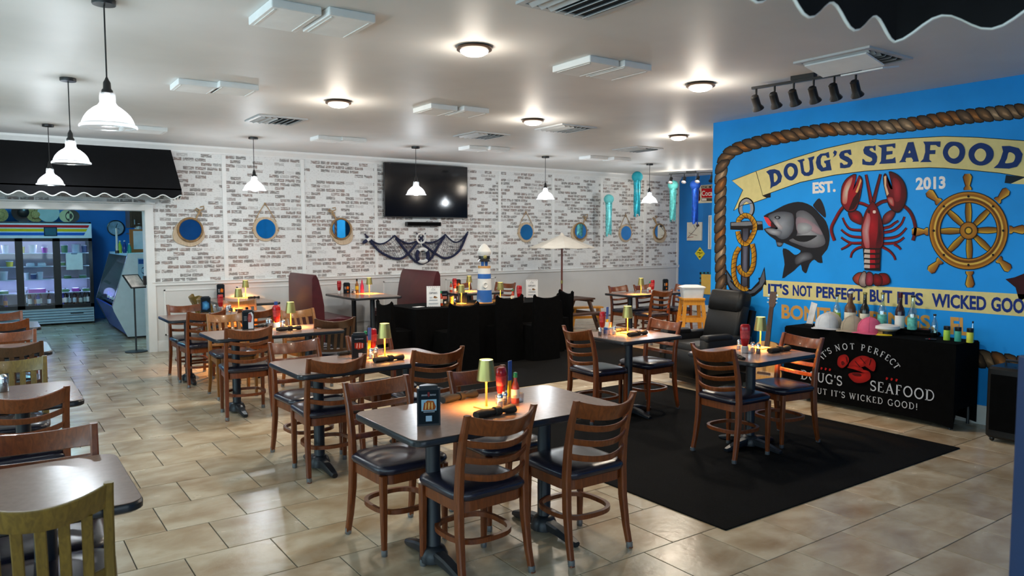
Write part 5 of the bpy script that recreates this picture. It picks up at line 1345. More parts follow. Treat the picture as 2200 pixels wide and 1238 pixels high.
jelly(1369, 380, 466, 11.35, .118, (.02, .42, .52), 'dark teal jellyfish lantern with glittering streamers')
jelly(1308, 428, 508, 11.45, .105, (.16, .62, .62), 'pale turquoise jellyfish lantern hanging lowest')
jelly(1446, 398, 478, 11.3, .115, (.14, .62, .60), 'pale turquoise jellyfish lantern nearest the end wall')
jelly(1494, 397, 482, 10.9, .115, (.01, .09, .52), 'royal blue jellyfish lantern before the soda sign')

# ================================================================ END WALL SIGNS
def endmap(px, py, L, d=.012): v = P(px, py, x=XE); return (XE-d-L*.0006, v.y, v.z)
def endbox(name, px0, py0, px1, py1, d, m_, lab, cat):
    a, b = P(px0, py0, x=XE), P(px1, py1, x=XE)
    t = thing(name, lab, cat, (XE, (a.y+b.y)/2, (a.z+b.z)/2)); MB().box((-d/2, 0, 0), (d, abs(a.y-b.y), abs(a.z-b.z))).build('board', m_, t, smooth=False); return t
def endart(t): 
    return Art(lambda px, py, L: tuple(Vector(endmap(px, py, L, .0145))-t.location))
t = endbox('soda_sign', 1496, 399, 1560, 434, .012, mat('sign_cream', (.72, .66, .5), .4), 'red and cream soda sign with a bottle on the end wall', 'sign')
a = endart(t)
a.poly([(1508, 405.5), (1560, 404), (1560, 424.5), (1508, 425)], (196, 22, 30)); a.poly([(1508, 399.5), (1560, 398.5), (1560, 404), (1508, 405)], (70, 58, 48)); a.poly([(1508, 426), (1560, 425.5), (1560, 432), (1508, 432.5)], (92, 74, 60))
text_quad(a, 'ICE COLD', (1510, 400.4), (1558, 399.4), (1558, 403.4), (1510, 404.4), (226, 214, 188)); text_quad(a, 'Coca-Cola', (1508.6, 410), (1556, 408), (1556, 420), (1508.6, 421.5), (236, 226, 214))
a.poly([(1509, 427), (1519, 426.8), (1519, 431.3), (1509, 431.6)], (232, 224, 214))
a.poly(smooth([(1501.5, 401), (1503, 401), (1503.4, 407), (1505.8, 413), (1504.6, 419), (1505.8, 426), (1504.6, 431.5), (1499.6, 431.5), (1498.6, 426), (1499.8, 419), (1498.6, 413), (1501, 407)], 2), (84, 44, 28)); a.build('printed_face', t, PRINT)
t = endbox('canvas_print', 1478, 478, 1509, 517, .03, mat('canvas_cream', (.70, .66, .56), .7), 'cream canvas print with fine line drawing on the end wall', 'picture')
a = endart(t); a.f = lambda px, py, L: tuple(Vector(endmap(px, py, L, .0325))-t.location)
a.stroke([(1480, 510), (1488, 502), (1497, 492), (1503, 484)], .8, (60, 54, 54)); a.stroke([(1482, 500), (1490, 504), (1500, 506)], .8, (120, 60, 60)); a.stroke([(1497, 492), (1492, 484)], .7, (60, 54, 54)); a.poly([(1497, 483), (1503, 481), (1505, 486), (1499, 488)], (70, 64, 70)); a.stroke([(1479, 511), (1492, 509)], 1.0, (170, 70, 60)); a.build('printed_face', t, PRINT)
c = P(1504, 545, x=XE); t = thing('diamond_sign', 'yellow diamond warning sign on the end wall', 'sign', (XE, c.y, c.z))
hw = .145; m = MB(); m.prism([(hw, 0), (0, hw*1.0), (-hw, 0), (0, -hw*1.0)], 0, .008, lambda p, h: (-h-.001, p[0], p[1])); m.build('plate', mat('sign_yellow', (.75, .62, .02), .4), t, smooth=False)
a = Art(lambda u, v, L: (-.0095-L*.0004, -u*hw, v*hw)); a.stroke([(-.5, .1), (-.15, .2), (.15, .05), (.55, .15)], .1, INK); a.stroke([(0, .15), (.05, -.2)], .09, INK); a.poly([(-.2, .44), (.2, .44), (.2, .6), (-.2, .6)], INK); a.poly([(-.2, -.6), (.2, -.6), (.2, -.44), (-.2, -.44)], INK); a.build('printed_face', t, PRINT)
t = endbox('cork_board', 1508, 589, 1540, 634, .02, mat('cork_yellow', (.80, .50, .10), .7), 'yellow bulletin board with dotted black border on the end wall', 'board')
for k in range(9):
    for e_ in (0, 1):
        a_, b_ = (P(1506+k*4, 586.5, x=XE), None) if e_ else (P(1506, 588+k*5, x=XE), None)
        MB().box((XE-.012-t.location.x, a_.y-t.location.y, a_.z-t.location.z), (.02, .04, .035)).build('border_piece', BLACKP if k % 2 == 0 else mat('teal_bit', (.02, .3, .35), .6), t, smooth=False)
t = endbox('framed_print', 1524, 463, 1560, 536, .03, mat('print_white', (.72, .72, .70), .5), 'tall white framed print half hidden by the mural wall', 'picture')
a = endart(t); a.f = lambda px, py, L: tuple(Vector(endmap(px, py, L, .0325))-t.location); a.stroke([(1527, 466), (1556, 465), (1556, 533), (1527, 533)], .8, (60, 60, 64), True); a.build('printed_face', t, PRINT)

# ================================================================ UMBRELLA, PICNIC TABLE, STOOL, TUB, BENCH
UMB = mat('umbrella_canvas', (.60, .53, .44), .8, noise=.05); POLE = wood('umbrella_pole_wood', (.22, .055, .03), (.15, .035, .02))
DK2 = wood('picnic_brown_wood', (.10, .045, .025), (.065, .03, .017), rough=.55, coat=0)
ux, uy = 8.72, 10.72
t = thing('market_umbrella', 'small beige umbrella on a reddish wooden pole', 'umbrella', (ux, uy, 0))
zt_, zr_ = P(1207, 506, y=uy).z, P(1207, 532, y=uy).z
m = MB()
N = 8; ring = [(.62*math.cos(2*math.pi*k/N+.2), .62*math.sin(2*math.pi*k/N+.2)) for k in range(N)]
for k in range(N):
    a, b = ring[k], ring[(k+1) % N]; mm = MB()
    pts = []
    for f, z in ((.06, zt_), (.45, zr_+(zt_-zr_)*.58), (1.0, zr_)):
        for u in (0, .5, 1): pts.append((a[0]*f*(1-u)+b[0]*f*u, a[1]*f*(1-u)+b[1]*f*u, z-(.015*f if u == .5 else 0)))
    q = [(x, y, z-.006) for x, y, z in pts]
    fs = []
    for i in range(2):
        for j in range(2): fs += [(i*3+j, i*3+j+1, i*3+j+4, i*3+j+3), (9+i*3+j+3, 9+i*3+j+4, 9+i*3+j+1, 9+i*3+j)]
    mm.add(pts+q, fs); mm.build('canopy_panel', UMB, t, ang=60)
    MB().tube([(0, 0, zt_-.12), (a[0]*.98, a[1]*.98, zr_-.008)], .006, 6).build('rib', POLE, t)
MB().lathe([(.05, zt_-.005), (.03, zt_+.03), (.006, zt_+.05)], 12).build('cap', UMB, t)
MB().lathe([(.018, .0), (.018, zt_)], 12).build('pole', POLE, t)
MB().lathe([(.022, .82), (.022, .88)], 12).build('brass_joint', GOLD, t)
t = thing('picnic_table', 'small dark brown picnic table behind the draped table', 'picnic table', (ux-.05, uy-.15, 0), R(0))
for i in range(4): MB().box((0, -.21+i*.14, .545), (1.0, .13, .03)).build('top_plank', DK2, t, smooth=False)
for sy in (-1, 1):
    for i in range(2): MB().box((0, sy*(.46+i*.11), .31), (1.0, .10, .03)).build('bench_plank', DK2, t, smooth=False)
for sx in (-1, 1):
    x = sx*.40
    for sy in (-1, 1): MB().sweep([(x, sy*.2, .53), (x, sy*.48, .0)], .07, .04, .003, up=(1, 0, 0)).build('leg', DK2, t)
    MB().box((x+.035, 0, .28), (.03, 1.1, .06)).build('cross_beam', DK2, t, smooth=False); MB().box((x+.035, 0, .51), (.03, .56, .05)).build('cross_beam', DK2, t, smooth=False)
# tall stool with tub
sx0, sy0, SH = 8.85, 7.72, .75
t = thing('bar_stool', 'tall orange wooden stool carrying the white tub', 'stool', (sx0, sy0, 0), R(-35))
m = MB(); slab(m, .34, .34, .02, SH-.035, SH, .005); m.build('seat', W_PINE, t)
for ax in (-1, 1):
    for ay in (-1, 1): MB().sweep([(ax*.13, ay*.13, SH-.03), (ax*.2, ay*.2, 0)], .055, .035, .004, up=(0, 1, 0)).build('leg', W_PINE, t)
for z, wv in ((SH-.07, .28), (.42, .32), (.2, .37)):
    for ay in (-1, 1): MB().box((0, ay*(wv/2), z), (wv, .022, .07)).build('rail', W_PINE, t, smooth=False)
    for ax in (-1, 1): MB().box((ax*(wv/2), 0, z-.005), (.022, wv, .06)).build('rail', W_PINE, t, smooth=False)
t = thing('plastic_tub', 'white plastic tub standing on the orange stool', 'tub', (sx0, sy0, SH), R(-35))
m = MB(); m.loft([[(x, y, z) for x, y in rrect(w, d, .03, 4)] for w, d, z in ((.30, .22, 0), (.34, .26, .15), (.335, .255, .15), (.295, .215, .006))], cap=True); m.build('tub', mat('tub_white', (.72, .78, .82), .4), t)
m = MB(); m.loft([[(x, y, z) for x, y in rrect(w, d, .035, 4)] for w, d, z in ((.365, .285, .15), (.37, .29, .165), (.33, .25, .178), (.2, .14, .195))]); m.build('lid', mat('tub_lid', (.82, .85, .86), .4), t)
p = P(1300, 690, z=0)
t = thing('low_bench', 'low orange wooden bench in front of the wainscot', 'bench', (9.35, 10.75, 0), R(-20))
MB().box((0, 0, .34), (.62, .22, .03)).build('seat', W_PINE, t, smooth=False)
for ax in (-1, 1):
    MB().sweep([(ax*.24, 0, .33), (ax*.29, 0, 0)], .18, .03, .003, up=(1, 0, 0)).build('leg', W_PINE, t)
MB().box((0, 0, .15), (.5, .03, .05)).build('stretcher', W_PINE, t, smooth=False)

# ================================================================ RECLINER
LEA = mat('black_leather', (.007, .007, .0075), .45, noise=.2, bump=.08, bscale=60, spec=.3)
t = thing('recliner', 'black leather recliner in front of the mural anchor', 'recliner', (6.72, 5.62, 0), R(90-8))
# local: seat faces +Y
def pad(mb, w, d, h, c, r=.05, rx=0):
    rings = []
    for z, q in ((-h/2, r*.6), (-h/2+r*.35, r*.1), (0, 0), (h/2-r*.35, r*.1), (h/2, r*.6)):
        rings.append([Matrix.Rotation(rx, 3, 'X') @ Vector((x, y, z)) + Vector(c) for x, y in rrect(w-2*q, d-2*q, max(r-q*.5, .01), 5)])
    mb.loft(rings)
m = MB(); pad(m, .54, .60, .18, (0, .06, .40)); m.build('seat', LEA, t, ang=70)
m = MB(); pad(m, .56, .16, .50, (0, -.26, .66), rx=R(14)); m.build('backrest', LEA, t, ang=70)
m = MB(); pad(m, .55, .20, .26, (0, -.32, .93), .07, rx=R(14)); m.build('headrest', LEA, t, ang=70)
for s in (-1, 1):
    m = MB(); pad(m, .15, .70, .40, (s*.34, .04, .38), .06); pad(m, .14, .40, .1, (s*.34, .18, .56), .045); m.build('armrest', LEA, t, ang=70)
m = MB(); pad(m, .54, .10, .30, (0, .36, .27), .04); m.build('footrest', LEA, t, ang=70)
MB().box((0, 0, .09), (.6, .6, .1)).build('base', BLACKP, t, smooth=False)
for sx in (-1, 1):
    for sy in (-1, 1): MB().lathe([(.025, 0), (.03, .045)], 10, (sx*.26, sy*.26, 0)).build('foot', BLACKP, t)
MB().box((0, -.36, .5), (.54, .06, .7), rx=R(14)).build('back_shell', LEA, t, smooth=False)

# ================================================================ GUITAR ON A STAND
SPR = wood('spruce_top', (.72, .36, .08), (.60, .27, .05), rough=.25, coat=.5); ROSE = wood('rosewood', (.10, .04, .02), (.06, .025, .014), rough=.5, coat=0)
t = thing('guitar', 'acoustic guitar with orange top leaning behind the square table', 'guitar', (6.72, 4.87, .08), R(-90+10))
tilt = Matrix.Rotation(R(-12), 3, 'X')
out = smooth([(0, 0), (.12, .015), (.185, .08), (.195, .17), (.15, .25), (.118, .31), (.135, .38), (.14, .43), (.10, .48), (.03, .495), (-.03, .495), (-.10, .48), (-.14, .43), (-.135, .38), (-.118, .31), (-.15, .25), (-.195, .17), (-.185, .08), (-.12, .015)], 3)
def gm(p, h): return tilt @ Vector((p[0], h, p[1]))
MB().prism(out, -.003, .10, lambda p, h: gm(p, h)).build('body', ROSE, t)
MB().prism([(x*.985, .003+z*.988) for x, z in out], -.010, -.003, lambda p, h: gm(p, h)).build('top_board', SPR, t)
MB().prism([(.05*math.cos(a), .335+.05*math.sin(a)) for a in [2*math.pi*k/24 for k in range(24)]], -.0115, -.010, lambda p, h: gm(p, h)).build('sound_hole', BLACKP, t)
MB().prism([(-.075, .135), (.075, .135), (.07, .16), (-.07, .16)], -.018, -.010, lambda p, h: gm(p, h)).build('bridge', ROSE, t, smooth=False)
MB().prism([(-.027, .37), (.027, .37), (.022, .86), (-.022, .86)], -.022, -.004, lambda p, h: gm(p, h)).build('neck', ROSE, t, smooth=False)
hd = MB().prism([(-.022, .86), (.022, .86), (.038, .9), (.034, 1.03), (-.034, 1.03), (-.038, .9)], -.014, .004, lambda p, h: gm(p, h)).build('headstock', ROSE, t, smooth=False)
for s in (-1, 1):
    for i in range(3): m = MB(); m.box(gm((s*.046, .915+i*.04), -.005), (.024, .014, .014)); m.build('tuning_peg', CHROME, hd, smooth=False)
for i in range(6): MB().tube([gm((-.018+i*.0072, .148), -.019), gm((-.015+i*.006, .87), -.025)], .0009, 4).build('string', ROSE, t)
s = thing('guitar_stand', 'black metal stand holding the guitar', 'stand', (6.74, 4.87, 0), R(-90+10))
for sx in (-1, 1): MB().tube([(sx*.2, -.1, 0), (sx*.1, .02, .09), (0, .15, .5)], .009, 8).build('leg', BLACKM, s); MB().tube([(sx*.1, .02, .075), (sx*.1, -.1, .07), (sx*.1, -.12, .1)], .009, 8).build('cradle_arm', BLACKM, s)
MB().tube([(0, .35, 0), (0, .2, .5), (0, .15, .55)], .009, 8).build('rear_leg', BLACKM, s)

# ================================================================ MERCHANDISE TABLE
MX0, MX1, MY0, MY1, MZ = 6.78, 7.22, 2.98, 4.66, .755
t = thing('merchandise_table', 'table under a fitted black cloth with restaurant logo below the mural', 'table', ((MX0+MX1)/2, (MY0+MY1)/2, 0))
w, d = MX1-MX0, MY1-MY0
m = MB(); slab(m, w, d, .02, MZ-.02, MZ, .005); m.build('cloth_top', CLOTH, t)
m = MB(); rings = []
N = 80
for z in (MZ-.012, MZ-.08, .5, .25, .015):
    ring = []
    for i in range(N):
        q = i/N*4; k = int(q); u = q-k; pin = (.05 if k in (0, 2) else .02)*math.sin(math.pi*u)*math.sin(math.pi*min(1, max(0, (MZ-z)/MZ)))
        x, y = [(-w/2+w*u, -d/2+pin), (w/2-pin*.3, -d/2+d*u), (w/2-w*u, d/2-pin), (-w/2+pin*.25, d/2-d*u)][k]
        corner = abs(u-.5)*2; lift = (.035 if k in (1, 3) else .16)*(1-corner**6) if z < .1 else 0
        ring.append((x, y, z+lift))
    rings.append(ring)
m.loft(rings, cap=False); m.build('cloth_skirt', CLOTH, t, ang=60)
for ax in (-1, 1):
    for ay in (-1, 1): MB().lathe([(.014, 0), (.014, MZ-.03)], 8, (ax*(w/2-.05), ay*(d/2-.05), 0)).build('leg', BLACKM, t)
# printed front: u runs along -Y (left to right for the viewer), v is height, in metres from the cloth centre
a = Art(lambda u, v, L: (-w/2-.006-L*.0004, -u, v))
WT = (196, 198, 204)
def straight(x0, y0, sl=0): return lambda s: (x0+s*math.cos(sl), y0+s*math.sin(sl), math.cos(sl), math.sin(sl))
def arch(cx, cy, rx, ry):
    def f(s):
        an = math.pi/2 - s/((rx+ry)/2); x, y = cx+rx*math.cos(an), cy+ry*math.sin(an); tx, ty = rx*math.sin(an), -ry*math.cos(an); l = math.hypot(tx, ty); return (x, y, tx/l, ty/l)
    return f
LX = -.03
serif_text(a, "IT'S NOT PERFECT", arch(LX, .40, .375, .20), .06, WT, .14); a.build('cloth_lettering', t, PRINT)
serif_text(a, "DOUG'S", straight(-.405, .228), .094, WT, .1); a.build('cloth_lettering', t, PRINT)
serif_text(a, 'SEAFOOD', straight(.395, .232), .096, WT, .12); a.build('cloth_lettering', t, PRINT)
serif_text(a, "BUT IT'S WICKED GOOD!", straight(.027, .118, .02), .059, WT, .2)
a.build('cloth_lettering', t, PRINT, label='white serif lettering')
for k in (-1, 1):
    for i in range(3):
        cx, cy = LX+k*(.285+i*.045), .37; a.poly([(cx-.012, cy-.01), (cx+.002, cy-.014), (cx+.012, cy+.008), (cx-.006, cy+.013)], (176, 26, 26)); a.build('cloth_dot', t, PRINT)
RL, RK = (190, 32, 24), (84, 10, 10)
def rb(pts, c=RL, r=(132, 16, 14)): a.poly(smooth([(LX+x*1.3, .44+y*1.02) for x, y in pts], 3), c, r)
rb([(-.16, .0), (-.15, .07), (-.10, .10), (-.07, .07), (-.075, .02), (-.11, -.03), (-.14, -.03)]); rb([(-.13, .02), (-.115, .035), (-.1, .01), (-.12, -.01)], RK, RK)
rb([(-.07, .0), (-.03, .07), (.03, .11), (.09, .10), (.10, .05), (.03, .0), (-.02, -.02)]); rb([(.04, .04), (.10, .10), (.135, .06), (.125, -.02), (.08, .0)], (170, 26, 20))
rb([(-.08, -.02), (-.03, .01), (.04, -.01), (.03, -.04), (-.03, -.03)]); rb([(-.07, -.09), (-.03, -.06), (.05, -.05), (.09, -.03), (.10, -.09), (.05, -.14), (-.02, -.15)]); rb([(-.04, -.07), (.02, -.06), (.03, -.085), (-.02, -.09)], RK, RK); rb([(.0, -.03), (.05, -.02), (.09, -.03), (.06, -.05)])
for p0, p1 in (((-.02, .05), (.02, .0)), ((.02, .09), (.06, .04)), ((-.09, .08), (-.08, .03)), ((.1, .09), (.09, .03))): a.stroke([(LX+p0[0]*1.3, .44+p0[1]), (LX+p1[0]*1.3, .44+p1[1])], .007, (40, 6, 8))
a.build('cloth_lobster', t, PRINT, label='red lobster print')
# goods on the table
def MT(px, py): return P(px, py, z=MZ)
def bottle(px, py, h, r, glass, lab, label_m=None, cap_m=None, neck=.4, at=None, z=MZ, foil=None, name='bottle', y=None):
    p = at or MT(px, py); t = thing(name, lab, 'bottle', (p[0], p[1], z), 0, 'bottles')
    b = MB().lathe([(r*.9, 0), (r, .006), (r, h*(1-neck)-.02), (r*.85, h*(1-neck)+.01), (r*.42, h*(1-neck)+.05), (r*.36, h*.97), (r*.42, h*.975), (r*.42, h)], 16).build('glass', glass, t)
    if label_m: MB().lathe([(r*1.005, h*.14), (r*1.012, h*.145), (r*1.012, h*.45), (r*1.005, h*.455)], 16).build('bottle_label', label_m, b)
    MB().lathe([(r*.44, h*.9 if foil else h*.985), (r*.45, h*.905 if foil else h*.99), (r*.45, h+.012), (r*.2, h+.014)], 12).build('stopper', cap_m or BLACKP, t)
    return t
DG = mat('dark_bottle_glass', (.014, .012, .008), .12, spec=.6); CG = glassy('clear_bottle_glass', (.80, .95, .92), .75, .05); WINE = mat('wine_glass', (.03, .008, .012), .12, spec=.6); FOIL = mat('wine_foil', (.10, .01, .02), .35, metal=.4)
TEALL = mat('teal_label', (.12, .5, .42), .5, noise=.4, nscale=30); BRN = mat('brown_bottle', (.12, .055, .025), .2); LIME = mat('lime_label', (.42, .68, .06), .5); TEALJ = mat('teal_jar', (.05, .42, .32), .5); YELJ = mat('yellow_jar', (.70, .72, .06), .5)
bx = 7.12
def MW(px, z=MZ): return (bx, P(px, 690, x=bx).y)
bottle(0, 0, .32, .040, CG, 'clear bottle behind the white cap on the merchandise table', LIME, at=MW(1797))
bottle(0, 0, .36, .055, BRN, 'round brown bottle with cream neck on the merchandise table', LABELW, CAPW, at=MW(1826))
bottle(0, 0, .36, .043, DG, 'dark wine bottle with pale label on the merchandise table', LABELW, GOLD, at=MW(1857))
bottle(0, 0, .37, .042, CG, 'clear bottle with teal label above the pink cap', TEALL, GOLD, at=MW(1895))
bottle(0, 0, .38, .043, WINE, 'red wine bottle with white label on the merchandise table', WHITE, FOIL, at=MW(1933), foil=True)
bottle(0, 0, .36, .042, CG, 'clear bottle with turquoise label right of the red wine', TEALL, BLACKP, at=MW(1960))
bottle(0, 0, .20, .03, CG, 'short clear bottle with black cap near the jars', None, BLACKP, at=MW(2008))
for px, mm, c_ in ((2034, LIME, 'lime'), (2058, TEALJ, 'teal'), (2084, YELJ, 'yellow')):
    p = P(px, 722, x=7.0)
    t = thing('sauce_jar', '%s-labelled sauce jar with black lid on the merchandise table' % c_, 'jar', (max(p.x, 6.82), p.y, MZ), 0, 'sauce jars')
    MB().lathe([(.026, 0), (.027, .004), (.027, .085), (.022, .095)], 16).build('jar', mm, t); MB().lathe([(.026, .092), (.027, .094), (.027, .125), (.024, .127)], 16).build('lid', BLACKP, t)
t = bottle(0, 0, .17, .016, CG, 'thin dark-capped bottle behind the yellow jar', None, BLACKP, at=(7.05, P(2090, 700, x=7.05).y))
def cap(px, py, colr, lab, rz, s=1.0, nm='baseball_cap'):
    p = P(px, py, z=MZ); m_ = mat('cap_%s' % lab.split()[0], colr, .85, noise=.08, nscale=20)
    t = thing(nm, lab, 'cap', (min(max(p.x, 6.88), 7.0), p.y, MZ), R(rz), 'caps for sale')
    m = MB(); prof = [(.09, .0), (.093, .03), (.085, .07), (.062, .105), (.03, .124), (.002, .13)]; m.lathe(prof, 20); m.build('crown', m_, t)
    m = MB(); m.loft([[(r*math.cos(q), -r*1.0*math.sin(q)*k, z-.012*abs(math.cos(q))) for q in [math.pi*(.1+.8*i/14) for i in range(15)]] for r, z, k in ((.088, .02, 1), (.115, .016, 1.42), (.116, .012, 1.42), (.088, .014, 1))], close=True, cap=False); m.build('brim', m_, t)
    MB().lathe([(.008, .128), (.002, .136)], 8).build('top_button', m_, t)
    for k in range(6): MB().tube([(r*math.cos(k*1.047)*1.005, r*math.sin(k*1.047)*1.005, z) for r, z in prof], .0016, 4).build('seam', m_, t)
    t.scale = (s*1.2,)*3
    return t
cap(1776, 706, (.60, .62, .66), 'white baseball cap with orange badge on the merchandise table', -75)
cap(1818, 700, (.56, .50, .42), 'cream baseball cap behind the khaki one', -80, 1.05)
cap(1832, 712, (.34, .29, .22), 'khaki baseball cap in the middle of the caps', -85)
cap(1868, 716, (.62, .10, .20), 'pink baseball cap at the right of the caps', -95)
p = P(1900, 705, z=MZ); t = thing('skipper_hat', 'white skipper hat with black band and gold trim on the table', 'hat', (6.95, P(1905, 700, x=6.95).y, MZ), R(-100))
MB().lathe([(.08, 0), (.082, .04)], 20).build('band', BLACKP, t); MB().lathe([(.08, .038), (.115, .06), (.11, .085), (.03, .10), (.002, .102)], 20).build('crown', WHITE, t); m = MB(); m.loft([[(r*math.cos(q), -r*math.sin(q)*k, z) for q in [math.pi*(.1+.8*i/12) for i in range(13)]] for r, z, k in ((.08, .012, 1), (.1, .004, 1.4), (.1, .0, 1.4), (.08, .006, 1))], close=True, cap=False); m.build('visor', YEL, t); MB().box((0, -.083, .02), (.05, .006, .028)).build('badge', GOLD, t, smooth=False)
t = thing('price_card', 'tall white leaning card at the left of the caps', 'card', (7.0, P(1738, 690, x=7.0).y, MZ), R(-90)); MB().box((.03, 0, .12), (.07, .006, .25), ry=R(13)).build('card', mat('card_print', (.70, .68, .68), .5, noise=.25, nscale=12), t, smooth=False); MB().box((0, .02, .01), (.08, .06, .02)).build('foot', BLACKP, t, smooth=False)
for i, (px, lab) in enumerate(((1935, 'left'), (1985, 'right'))):
    p = P(px, 716+i*4, z=MZ); t = thing('folded_shirt', 'black folded shirt on the merchandise table, %s of two' % lab, 'shirt', (max(p.x, 6.95), p.y, MZ), R(5)); m = MB(); slab(m, .2, .26, .03, 0, .035, .012); m.build('shirt', CLOTH, t); m = MB(); slab(m, .17, .2, .03, .035, .055, .01); m.build('fold', CLOTH, t); MB().box((-.02, 0, .056), (.03, .1, .001)).build('chest_print', mat('shirt_print', (.4, .12, .1), .8), t, smooth=False)
t = thing('trinket_dish', 'small dish with red trinkets near the jars', 'dish', (6.87, P(2000, 722, x=6.87).y, MZ)); MB().lathe([(.03, 0), (.045, .012), (.043, .013), (.028, .003)], 16).build('dish', BLACKP, t); MB().lathe([(.008, .004), (.008, .016)], 8, (0, .01, 0)).build('trinket', KET, t)
# black suitcase-like speaker at the wall
p = P(2165, 958, z=0)
t = thing('portable_speaker', 'upright black case at the right edge by the mural wall', 'speaker', (6.85, 2.52, 0)); m = MB(); slab(m, .34, .36, .05, .03, .62, .02); m.build('body', LEA, t); MB().box((-.172, 0, .33), (.006, .28, .46)).build('grille', CLOTH, t, smooth=False)
MB().tube([(0, -.1, .61), (0, -.1, .66), (0, .1, .66), (0, .1, .61)], .01, 8).build('handle', BLACKP, t)
for sx in (-1, 1):
    for sy in (-1, 1): MB().lathe([(.022, -.012), (.026, 0), (.022, .012)], 12, (sx*.13, sy*.13, .026), Matrix.Rotation(R(90), 3, 'X')).build('wheel', BLACKP, t)

# ================================================================ AWNINGS
AWN = mat('awning_black', (.004, .004, .005), .85, noise=.2, nscale=12, spec=.2); PIPE = mat('white_piping', (.78, .80, .78), .5)
def scallop(L, pitch, amp, z0, n=10, ph=math.pi):
    k = max(1, round(L/pitch)); pts = []
    for i in range(k*n+1):
        u = i/(k*n); pts.append((u*L, z0-amp*(.5+.5*math.cos(2*math.pi*k*u+ph))))
    return pts
t = thing('awning', 'long black awning with white scalloped edge over the opening', 'awning', (2.30, YW, 2.96))
LW_ = 5.0; ya, za, zb = -.66, -.60, -.73
m = MB(); m.loft([[(x, 0, .02), (x, ya, za), (x, ya, za-.02), (x, ya+.02, za-.02), (x, 0, -.02)] for x in (0, -LW_)]); m.build('canopy', AWN, t, smooth=False)
pts = scallop(LW_, .243, .052, zb+.04)
m = MB(); m.loft([[(-x, ya, za+.005), (-x, ya, z), (-x, ya+.006, z), (-x, ya+.006, za+.005)] for x, z in pts]); m.build('valance', AWN, t, smooth=False)
MB().tube([(-x, ya-.002, z) for x, z in pts], .0075, 6).build('piping', PIPE, t)
ps2 = scallop(-ya, .22, .045, zb+.04)
m = MB(); m.loft([[(.0, -s_, za+.005+.0), (.0, -s_, z), (.006, -s_, z), (.006, -s_, za+.005)] for s_, z in ps2]); m.build('valance', AWN, t, smooth=False)
MB().tube([(.003, -s_, z) for s_, z in ps2], .0075, 6).build('piping', PIPE, t)
m = MB(); m.prism([(0, .02), (ya, za), (ya, za-.01), (0, za-.01)], -.004, .004, lambda p, h: (h, p[0], p[1])); m.build('side_panel', AWN, t, smooth=False)
# near awning above the viewer: corner at the upper right of the picture
t = thing('awning', 'black awning corner with white scalloped edge at the upper right', 'awning', (1.88, 1.0, 0))
zv = 2.185
pts = scallop(2.2, .19, .048, zv+.03, ph=0); pt2 = scallop(1.75, .19, .048, zv+.03, ph=0)
m = MB(); m.loft([[(-x, 0, 2.42), (-x, 0, z), (-x, -.006, z), (-x, -.006, 2.42)] for x, z in pts]); m.build('valance', AWN, t, smooth=False)
m = MB(); m.loft([[(.36*x, -x, 2.42), (.36*x, -x, z), (.36*x-.006, -x, z), (.36*x-.006, -x, 2.42)] for x, z in pt2]); m.build('valance', AWN, t, smooth=False)
MB().tube([(-x, 0, z) for x, z in pts], .0042, 6).build('piping', PIPE, t); MB().tube([(.36*x, -x, z) for x, z in pt2], .0042, 6).build('piping', PIPE, t)
m = MB(); m.add([(0, 0, 2.415), (-2.2, 0, 2.415), (-2.2, -.7, 2.98), (-.7, -.7, 2.98), (.63, -1.75, 2.415), (-.1, -1.75, 2.98)], [(0, 1, 2, 3), (0, 3, 5, 4)]); m.build('canopy', AWN, t, smooth=False)
# blue post under it
t = thing('blue_post', 'dark blue post at the right edge of the picture', 'post', (*(ray(2192, 1000)*1.6 + _R*.075).xy, 0), -YAW)
m = MB(); slab(m, .11, .11, .008, .02, 1.42, .003); m.build('shaft', mat('post_blue', (.006, .035, .115), .5), t); m = MB(); slab(m, .15, .15, .008, 0, .03, .003); m.build('base_plate', mat('post_blue', (.006, .035, .115), .5), t)

# ================================================================ ROOM BEHIND THE OPENING
# three-door glass cooler
CX0, CX1, CY, CZ = -.06, 1.74, 16.72, 1.98
t = thing('glass_door_cooler', 'black three-door glass cooler lit inside, with rainbow header', 'cooler', ((CX0+CX1)/2, CY, 0))
W_ = CX1-CX0; dp = .75
CW = mat('cooler_white', (.75, .77, .8), .4)
m = MB(); m.box((-W_/2+.02, dp/2, CZ/2), (.04, dp, CZ)); m.box((W_/2-.02, dp/2, CZ/2), (.04, dp, CZ)); m.box((0, dp-.02, CZ/2), (W_, .04, CZ)); m.box((0, dp/2, CZ-.02), (W_, dp, .04)); m.box((0, dp/2, .19), (W_-.08, dp-.04, .34)); m.build('cabinet', BLACKP, t, smooth=False)
MB().box((0, dp-.045, 1.0), (W_-.08, .01, 1.25)).build('liner', CW, t, smooth=False)
MB().box((0, -.02, 1.81), (W_, .06, .28)).build('header', mat('header_white', (.72, .74, .78), .4), t, smooth=False)
a = Art(lambda u, v, L: (u*W_/2, -.052-L*.0008, 1.81+v*.14))
for c_, v0, v1 in (((206, 40, 44), .42, .78), ((226, 190, 40), -.1, .28), ((40, 96, 190), -.62, -.24)): a.poly([(-.98, v0), (.9+v0*.08, v0), (.9+v1*.08, v1), (-.98, v1)], c_)
a.poly([(.12, -.72), (.36, -.72), (.36, .5), (.12, .5)], (28, 44, 66)); a.poly([(.14, -.6), (.34, -.6), (.34, .38), (.14, .38)], (60, 96, 110)); a.build('header_print', t, PRINT)
MB().box((0, -.01, .19), (W_-.02, .03, .30)).build('grille_panel', mat('grille_blue_white', (.55, .68, .75), .5), t, smooth=False)
for i in range(5): MB().box((0, -.03, .08+i*.05), (W_-.04, .015, .012)).build('grille_slat', mat('grille_slat_dark', (.08, .14, .2), .5), t, smooth=False)
